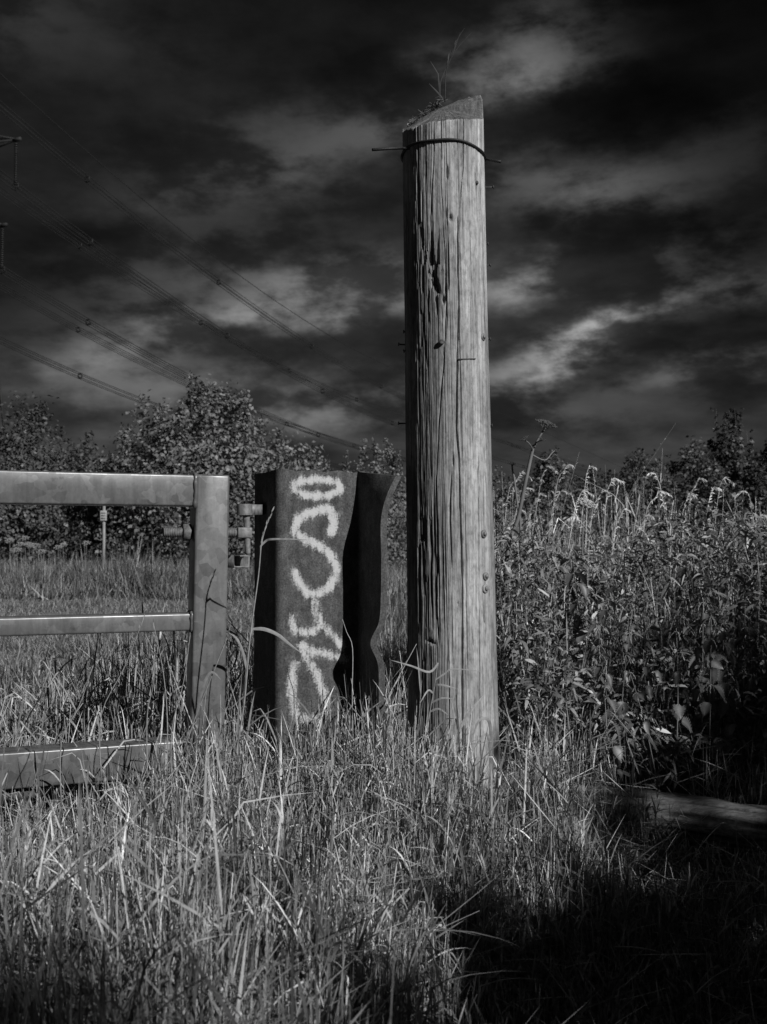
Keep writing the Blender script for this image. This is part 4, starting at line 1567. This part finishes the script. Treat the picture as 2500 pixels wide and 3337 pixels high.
hogweed('slim hogweed stem with one small dark umbel close beside the post',
        [([base_, at(1697, 1750, 5.1), at(1688, 1660, 5.1), at(1676, 1560, 5.1), at(1671, 1535, 5.1), at(1669, 1515, 5.1)], .007)],
        [(at(1669, 1520, 5.1), Vector((.1, -.2, 1)), .022, 9, .4)], hog_m)
base_ = at(1900, 1790, 5.3); base_.z = float(gz(base_.x, 5.3))
pt = at(1905, 1655, 5.3)
rt = hogweed('white flat hogweed flower head among the seeding grasses',
             [([base_, at(1898, 1800, 5.3), pt], .006)], [], hog_m)
umbel(rt, pt - base_, Vector((.3, -.55, 1)), 0.052, 24, 1.1, 71, M['flower'])
# small white umbels in the far meadow
FLX = (32, 68, 95, 118, 55, 135, 190, 282, 398, 425, 82, 206)
for k, (px, py, Dd) in enumerate(((32, 1760, 19), (68, 1772, 19.5), (95, 1772, 20), (118, 1776, 19), (55, 1790, 18.5), (135, 1796, 19), (190, 1782, 20), (282, 1768, 20), (398, 1838, 18), (425, 1826, 18.5), (82, 1752, 20), (206, 1775, 20.5))):
    tip = at(px, py, Dd)
    b0 = Vector((tip.x + .04, Dd, float(gz(tip.x, Dd))))
    root = thing('cow_parsley', '%s small white flower from the left in the meadow seen through the gate' % ORD[sorted(FLX).index(px)], 'wild flower', b0, 0, 'white flowers in the far meadow')
    mb = MB(); mb.tube([(0, 0, 0), tip - b0 - Vector((0, 0, .05))], [.006, .004], 5)
    mb.build('stem', M['meadow'], root)
    umbel(root, tip - b0 - Vector((0, 0, .05)), Vector((.1, -.6, 1)), .085, 14, .7, 200 + k, M['flower'])


# ------------------------------------------------------------------ trees and hedges
def tree(name, label, cat, loc, rx, ry, H, nleaf, size, mat, seed, lean=0.0, low=0.0, ragged=.22, shoots=10, group=None, trunk_r=.09, tone=(.5, 1.4), nclump=160, boxy=False):
    r = np.random.default_rng(seed)
    root = thing(name, label, cat, loc, 0, group)
    # limbs
    tk = MB()
    tk.tube([(0, 0, -.1), (lean * .2, 0, H * .2), (lean * .6, .05, H * .45), (lean, 0, H * .8)], [trunk_r, trunk_r * .85, trunk_r * .55, trunk_r * .12], 9, tone=1)
    cz = low + (H - low) * .5
    rz_ = (H - low) * .5
    cl_, cw = [], []
    while len(cl_) < nclump:
        d_ = r.normal(size=3); d_ /= np.linalg.norm(d_)
        f = r.random() ** .38
        bump_ = 1 + ragged * (math.sin(d_[0] * 5 + seed) + math.sin(d_[1] * 6 + 2 * seed) + math.sin(d_[2] * 7 + 3 * seed)) / 2
        if d_[2] < 0: bump_ *= 1.0 + .25 * -d_[2]
        p = d_ * f * bump_
        if boxy: p = p * (np.linalg.norm(p) / (np.sum(p ** 4) ** .25 + 1e-9)) ** .9
        cl_.append((p[0] * rx + lean * (p[2] * .5 + .5), p[1] * ry, cz + p[2] * rz_)); cw.append(r.uniform(.10, .26))
    for i in range(9):
        e = cl_[r.integers(0, len(cl_))]
        z0_ = H * r.uniform(.1, .45)
        tk.tube([(lean * .3, 0, z0_), (e[0] * .5, e[1] * .5, (z0_ + e[2]) / 2 + .1), e], [trunk_r * .4, trunk_r * .22, .008], 6)
    for i in range(shoots):      # upright shoots that break the outline
        a = r.uniform(0, 6.28); q = r.uniform(0, .9)
        x_, y_ = math.cos(a) * rx * q, math.sin(a) * ry * q
        zb2 = cz + rz_ * math.sqrt(max(0, 1 - q * q)) * r.uniform(.85, 1.0)
        ln = r.uniform(.06, .17) * H
        tk.tube([(x_ + lean, y_, zb2 - .3), (x_ + lean + r.normal(0, .05), y_, zb2 + ln)], [.012, .004], 4)
        for k in range(5):
            cl_.append((x_ + lean + r.normal(0, .04), y_, zb2 + ln * k / 4)); cw.append(.05 + .05 * (1 - k / 4))
    cl_, cw = np.array(cl_), np.array(cw)
    sc_ = min(rx, rz_)
    pr = cw ** 1.5; pr /= pr.sum()
    idx = r.choice(len(cl_), nleaf, p=pr)
    P0 = cl_[idx] + r.normal(size=(nleaf, 3)) * (cw[idx] * sc_ * .55)[:, None]
    if boxy:      # loose sprays standing above the crown
        up_ = r.random(nleaf) < .012
        P0[up_, 2] = H - .12 + r.exponential(.13, up_.sum())
    P0 = P0[P0[:, 2] > .02]
    n = len(P0)
    c0 = np.array([lean * .5, 0, cz])
    out = (P0 - c0) / np.array([rx, ry, rz_])
    out /= np.linalg.norm(out, axis=1)[:, None] + 1e-6
    nrm = out + r.normal(0, .75, (n, 3)) + [0, 0, .25]
    nrm /= np.linalg.norm(nrm, axis=1)[:, None]
    e1_ = np.cross(nrm, r.normal(size=(n, 3))); e1_ /= np.linalg.norm(e1_, axis=1)[:, None] + 1e-9
    e2_ = np.cross(nrm, e1_)
    s_ = (size * r.uniform(.55, 1.25, n))[:, None]
    V = np.stack([P0 - e1_ * s_ * .5, P0 - e2_ * s_ * .32 + nrm * s_ * .08, P0 + e1_ * s_ * .5, P0 + e2_ * s_ * .32 + nrm * s_ * .08], 1).reshape(-1, 3)
    Q = np.arange(n * 4).reshape(n, 4)
    tn = np.repeat(np.clip(r.normal((tone[0] + tone[1]) / 2, (tone[1] - tone[0]) / 4, n), .25, 1.8), 4)
    add('crown', make_mesh('crown', V, Q, None, [mat], False, {'tone': tn}), root)
    tk.build('trunk', M['bark'], root)
    return root


def tree_px(name, label, cat, px, half, top, Dd, n, size, mat, seed, **kw):
    p = at(px, top, Dd)
    g0 = float(gz(p.x, Dd))
    rx = half / F * Dd
    return tree(name, label, cat, (p.x, Dd, g0), rx, rx * .9, p.z - g0, n, size, mat, seed, **kw)


tree_px('tree', 'dark bushy tree at the far left beyond the gate top bar', 'tree', 110, 250, 1365, 27, 15000, .115, M['dark_leaf'], 1, tone=(.5, 1.3))
tree_px('hawthorn', 'large ragged hawthorn bush rising behind the gate and beam', 'tree', 660, 300, 1295, 24, 26000, .115, M['hawthorn'], 2, shoots=20, nclump=260, tone=(.7, 1.7))
tree_px('bush', 'low bush between the dark tree and the hawthorn', 'bush', 395, 150, 1500, 26, 7000, .10, M['hawthorn'], 3)
tree_px('bush', 'shady bush under the dark tree at the left picture edge', 'bush', -140, 220, 1430, 25, 8000, .11, M['dark_leaf'], 4, tone=(.4, 1.1))
tree_px('hedge_bush', 'dark hedge bush behind the far signpost', 'bush', 300, 190, 1600, 25.5, 9000, .105, M['hawthorn'], 5, tone=(.35, 1.0))
tree_px('hedge_bush', 'hedge bush below the far left tree', 'bush', 40, 180, 1610, 24.5, 8000, .105, M['hawthorn'], 6, tone=(.4, 1.1))
tree_px('hedge_bush', 'hedge bush seen between the gate stile and the beam', 'bush', 800, 170, 1590, 22.5, 8000, .095, M['hawthorn'], 7)
tree_px('bush', 'pale bush rising just left of the post above the beam', 'bush', 1220, 130, 1470, 30, 7000, .10, M['meadow'], 8, shoots=14)
tree_px('bush', 'thin upright bush above the middle of the beam', 'bush', 1010, 110, 1505, 32, 4500, .11, M['meadow'], 9, shoots=12)
tree_px('hedge_bush', 'low hedge bush behind the beam and post', 'bush', 1130, 170, 1560, 26, 9000, .10, M['hawthorn'], 10)
tree_px('hedge_bush', 'pale hedge bush close behind the right side of the post', 'bush', 1640, 120, 1560, 22, 7000, .085, M['hawthorn'], 11, tone=(.6, 1.3))
tree_px('bush', 'dark rounded bush behind the tall hogweed', 'bush', 1790, 110, 1500, 24, 6000, .10, M['hawthorn'], 12, tone=(.4, 1.0))
tree_px('hedge_bush', 'low dark hedge right of the tall hogweed', 'bush', 1930, 130, 1560, 27, 7000, .11, M['dark_leaf'], 13, tone=(.6, 1.4))
tree_px('bush', 'rounded bush on the skyline behind the grass heads', 'bush', 2080, 130, 1492, 28, 8000, .105, M['hawthorn'], 14, tone=(.35, .9))
tree_px('bush', 'broad shady bush left of the dark skyline tree', 'bush', 2270, 150, 1485, 22, 10000, .09, M['dark_leaf'], 15, tone=(.7, 1.6))
tree_px('tree', 'dark tree standing above the hedge near the right edge', 'tree', 2385, 95, 1362, 24, 8000, .105, M['dark_leaf'], 16, tone=(.4, 1.1), ragged=.3)
tree_px('tree', 'dark bush at the right picture edge beside the skyline tree', 'tree', 2520, 110, 1440, 20, 8000, .095, M['dark_leaf'], 17, tone=(.4, 1.1))
tree_px('hedge_bush', 'mid hedge bush behind the nettles at right', 'bush', 2150, 210, 1600, 15, 9000, .075, M['hawthorn'], 18, tone=(.35, .95))
tree_px('hedge_bush', 'dark hedge bush behind the nettles at the right edge', 'bush', 2470, 190, 1575, 14, 9000, .075, M['dark_leaf'], 19, tone=(.5, 1.2))
# far-off wood closing the horizon
sw = Sward()
n = 26000
xx = rng.uniform(-55, 60, n); yy = rng.uniform(60, 74, n)
zz2 = rng.random(n) * (3.2 + 2.2 * fbm(xx * .22 + 90, yy * 0 + 3, 160, 3)) + gz(xx, yy)
P0 = np.stack([xx, yy, zz2], 1)
D0 = rng.normal(size=(n, 3)); D0 /= np.linalg.norm(D0, axis=1)[:, None]
V, Q, A, _ = blades(P0, D0, rng.uniform(.25, .55, n), rng.uniform(.18, .4, n), rng.uniform(0, .2, n), 2, tone_of(n, .5, 1.3), None, 'seed')
sw.put(V, Q, A)
add('distant_wood', sw.mesh('distant_wood', M['hawthorn']), label='low line of far woodland along the horizon', kind='stuff')

# trees behind the camera on its right: their shade falls over the lower right
UX, VX = np.array([.743, .669]), np.array([.669, -.743])
SHADE = ((1.18, 6.8, .34, 4.84), (1.82, 6.8, .42, 4.95), (2.50, 6.7, .50, 5.04), (3.14, 6.9, .50, 5.22), (3.95, 6.8, .62, 5.70), (4.9, 7.0, .75, 6.15), (6.1, 7.0, .85, 6.2), (7.5, 7.1, .9, 5.6))
SL = ('slender hedge tree at the left end of the row behind the viewer', 'second hedge tree in the row behind the viewer', 'third hedge tree in the row behind the viewer', 'fourth hedge tree in the row behind the viewer',
      'fifth hedge tree in the row behind the viewer', 'sixth hedge tree in the row behind the viewer', 'seventh hedge tree in the row behind the viewer', 'hedge tree at the right end of the row behind the viewer')
for k, (u_p, v_p, rx, H) in enumerate(SHADE):
    q = UX * u_p + VX * v_p
    tree('shade_tree', SL[k], 'tree', (float(q[0]), float(q[1]), float(gz(q[0], q[1]))), rx, rx * 1.3, H , 12000, .19, M['dark_leaf'], 60 + k,
         low=-.8, shoots=(1, 2, 4, 5, 4, 4, 4, 4)[k], trunk_r=.10, ragged=.12, group='hedge trees behind the viewer', boxy=True, nclump=260)
q = UX * -.15 + VX * 15.5  # unseen extra tree, added only to dim the grass at lower left
tree('added_shade_tree', 'tall thin-leaved tree added unseen behind the viewer to dim the lower left grass', 'tree', (float(q[0]), float(q[1]), 0), 1.0, 1.2, 11.3, 9000, .13, M['dark_leaf'], 81,
     low=6.0, shoots=4, trunk_r=.14, ragged=.2)

# ------------------------------------------------------------------ far signpost
Ds = 21.0
sp0 = at(338, 1835, Ds); sp0.z = float(gz(sp0.x, Ds))
post2 = thing('signpost', 'slim pale pole with a small sign plate before the hedge', 'signpost', sp0)
zt_ = at(338, 1640, Ds).z - sp0.z
mb = MB(); mb.tube([(0, 0, -.1), (0, 0, zt_)], .030, 12); mb.build('pole', M['pole_paint'], post2)
zs0, zs1 = at(338, 1697, Ds).z - sp0.z, at(338, 1664, Ds).z - sp0.z
pl = bevel_box('sign_plate', (-.068, -.055, zs0), (.068, -.035, zs1), .006, M['sign_face'], post2, 2)
mb = MB()
for f0, f1 in ((.18, .30), (.45, .55), (.70, .80)):
    mb.box((-.045, -.0585, zs0 + (zs1 - zs0) * f0), (.045, -.0565, zs0 + (zs1 - zs0) * f1))
mb.build('sign_print', M['sign_mark'], pl, smooth=False)

# ------------------------------------------------------------------ pylon and power lines
PHI = rad(25)
ld = np.array([math.sin(PHI), math.cos(PHI)])
lp_ = np.array([-math.cos(PHI), math.sin(PHI)])      # to the left of the line
p_arm = at(51, 610, 82.0)
base2 = np.array([p_arm.x, p_arm.y])


def line_pt(px, py, lat):
    """point of a wire hanging in the vertical plane at this lateral offset"""
    d_ = ray(px, py)
    o2 = base2 + lp_ * lat
    den = d_.x * lp_[0] + d_.y * lp_[1]
    s_ = (o2[0] * lp_[0] + o2[1] * lp_[1]) / den
    p = Vector((0, 0, CAM_H)) + d_ * s_
    return (p.x - base2[0]) * ld[0] + (p.y - base2[1]) * ld[1], p.z


WIRES = [
    ('single thin earth wire running highest across the sky', 6.3, [(0, 245), (369, 563), (683, 818), (871, 963), (1004, 1057), (1300, 1206)], 1),
    ('bundled power line second from the top of the sky', 3.6, [(0, 343), (235, 547), (408, 685), (643, 857), (871, 1034), (1110, 1191), (1300, 1285)], 4),
    ('bundled power line hanging from the upper insulator', 0.0, [(51, 612), (235, 735), (479, 920), (651, 1045), (934, 1206), (1300, 1387)], 4),
    ('faint power line running just under the upper insulator line', 12.0, [(0, 620), (129, 708), (330, 850), (640, 1045), (934, 1200), (1300, 1347)], 4),
    ('bundled power line hanging from the lower insulator', 1.4, [(8, 882), (235, 1014), (435, 1128), (588, 1226), (737, 1296), (941, 1371), (1216, 1473)], 4),
    ('faint power line running just under the lower insulator line', 13.0, [(0, 936), (50, 957), (390, 1140), (560, 1230), (737, 1310), (941, 1382)], 4),
    ('lowest power line running down behind the hawthorn bush', 10.0, [(0, 1104), (82, 1151), (314, 1245), (510, 1324)], 4),
]
for label, lat, pix, nb in WIRES:
    sz = np.array([line_pt(px, py, lat) for px, py in pix])
    co = np.polyfit(sz[:, 0], sz[:, 1], 2 if len(pix) > 4 else 2)
    smin = -4.0 if nb > 1 else -4.0
    o2 = base2 + lp_ * lat
    ss = np.linspace(min(sz[0, 0], 0) - 6, sz[-1, 0], 30)
    zz3 = np.polyval(co, ss)
    # carry on beyond the last point as a sagging span to the next tower
    sl_ = 2 * co[0] * ss[-1] + co[1]
    s2_ = np.linspace(ss[-1], 330, 24)[1:]
    curv = (24.0 - zz3[-1] - sl_ * (330 - ss[-1])) / (330 - ss[-1]) ** 2
    z2_ = zz3[-1] + sl_ * (s2_ - ss[-1]) + curv * (s2_ - ss[-1]) ** 2
    ss, zz3 = np.concatenate([ss, s2_]), np.concatenate([zz3, z2_])
    root = thing('power_line', label, 'power line', (float(o2[0]), float(o2[1]), float(zz3[0])))
    offs = [(0, 0)] if nb == 1 else [(-.22, -.22), (.22, -.22), (.22, .22), (-.22, .22)]
    pts3 = lambda da, dz: [(ld[0] * s_ + lp_[0] * da, ld[1] * s_ + lp_[1] * da, z_ + dz - zz3[0]) for s_, z_ in zip(ss, zz3)]
    for da, dz in offs:
        mb = MB(); mb.tube(pts3(da, dz), (.036 if nb > 1 else .042), 5, cap=False)
        mb.build('conductor', M['cable'], root)
    if nb > 1:
        s0_ = 9.0 + lat
        while s0_ < 300:
            z_ = np.interp(s0_, ss, zz3) - zz3[0]
            c_ = Vector((ld[0] * s0_, ld[1] * s0_, z_))
            mb = MB()
            cn = [c_ + Vector((lp_[0] * da, lp_[1] * da, dz)) for da, dz in offs]
            for a_, b_ in zip(cn, cn[1:] + cn[:1]): mb.tube([a_, b_], .07, 5)
            mb.build('spacer', M['cable'], root)
            s0_ += 22.0

# the tower itself, just outside the left edge
tw = base2 + lp_ * 6.6
pyl = thing('pylon', 'lattice steel pylon with arm tips and insulators at the left edge', 'pylon', (float(tw[0]), float(tw[1]), 0), 0)
ex = Vector((lp_[0], lp_[1], 0)); ey = Vector((ld[0], ld[1], 0))
leg = lambda sx_, sy_, z: ex * sx_ * max(.5, 3.6 - z * .075) + ey * sy_ * max(.5, 3.6 - z * .075) + Vector((0, 0, z))
mb = MB()
zs_ = [0, 7, 13, 18.5, 23.5, 28, 32, 36, 40, 44]
for sx_, sy_ in ((1, 1), (1, -1), (-1, 1), (-1, -1)):
    mb.tube([leg(sx_, sy_, z) for z in zs_], .11, 6)
mb.build('tower_leg', M['lattice'], pyl)
mb = MB()
cor = [(1, 1), (1, -1), (-1, -1), (-1, 1)]
for a_, b_ in zip(zs_[:-1], zs_[1:]):
    for k in range(4):
        c0_, c1_ = cor[k], cor[(k + 1) % 4]
        mb.tube([leg(*c0_, a_), leg(*c1_, b_)], .05, 4); mb.tube([leg(*c1_, a_), leg(*c0_, b_)], .05, 4); mb.tube([leg(*c0_, b_), leg(*c1_, b_)], .05, 4)
mb.build('bracing', M['lattice'], pyl)
tips = []
for (px, py, lat) in ((51, 455, 0.0), (10, 735, 1.4)):
    s_, z_ = line_pt(px, py, lat)
    tips.append((lat, z_))
zt1, zt2 = tips[0][1], tips[1][1]
for lat, z_, drop_px in ((0.0, zt1, (51, 606)), (1.4, zt2, (8, 878)), (3.6, zt1 + 8.0, None)):
    for sgn in (1, -1):
        arm = 6.6 - lat
        tip = -ex * arm * sgn + Vector((0, 0, z_))
        mb = MB()
        for sy_ in (1, -1):
            mb.tube([leg(-sgn, sy_, z_), tip], .10, 5)
            mb.tube([leg(-sgn, sy_, z_ + 1.6), tip + Vector((0, 0, .05))], .08, 5)
            for f in (.25, .5, .75):
                a_ = leg(-sgn, sy_, z_).lerp(tip, f); b_ = leg(-sgn, sy_, z_ + 1.6).lerp(tip, f - .15)
                mb.tube([a_, b_], .05, 4)
        mb.tube([tip - ex * .5 * sgn, tip + ex * .3 * sgn], .17, 6)
        mb.build('crossarm', M['lattice'], pyl)
        L = 4.0
        if drop_px is not None:
            L = z_ - line_pt(*drop_px, lat)[1]
        ins = MB()
        P_, R_ = [], []
        nd = 18
        for k in range(nd):
            zc2 = -.3 - (L - .5) * k / nd
            for f, rr2 in ((0, .045), (.2, .16), (.5, .14), (.6, .045)):
                P_.append(tip + Vector((0, 0, zc2 - f * (L - .5) / nd))); R_.append(rr2)
        ins.tube(P_, R_, 10)
        io = ins.build('insulator', M['glass_disc'], pyl)
        yk = MB()
        b2 = tip + Vector((0, 0, -L))
        yk.tube([b2 + ex * .35 + Vector((0, 0, .12)), b2 - ex * .35 + Vector((0, 0, .12))], .07, 6)
        yk.tube([b2 + Vector((0, 0, .3)), b2 - Vector((0, 0, .2))], .05, 6)
        for q in (1, -1): yk.tube([b2 + ex * .3 * q + Vector((0, 0, .1)), b2 + ex * .3 * q - Vector((0, 0, .25))], .05, 6)
        yk.build('yoke', M['lattice'], io)
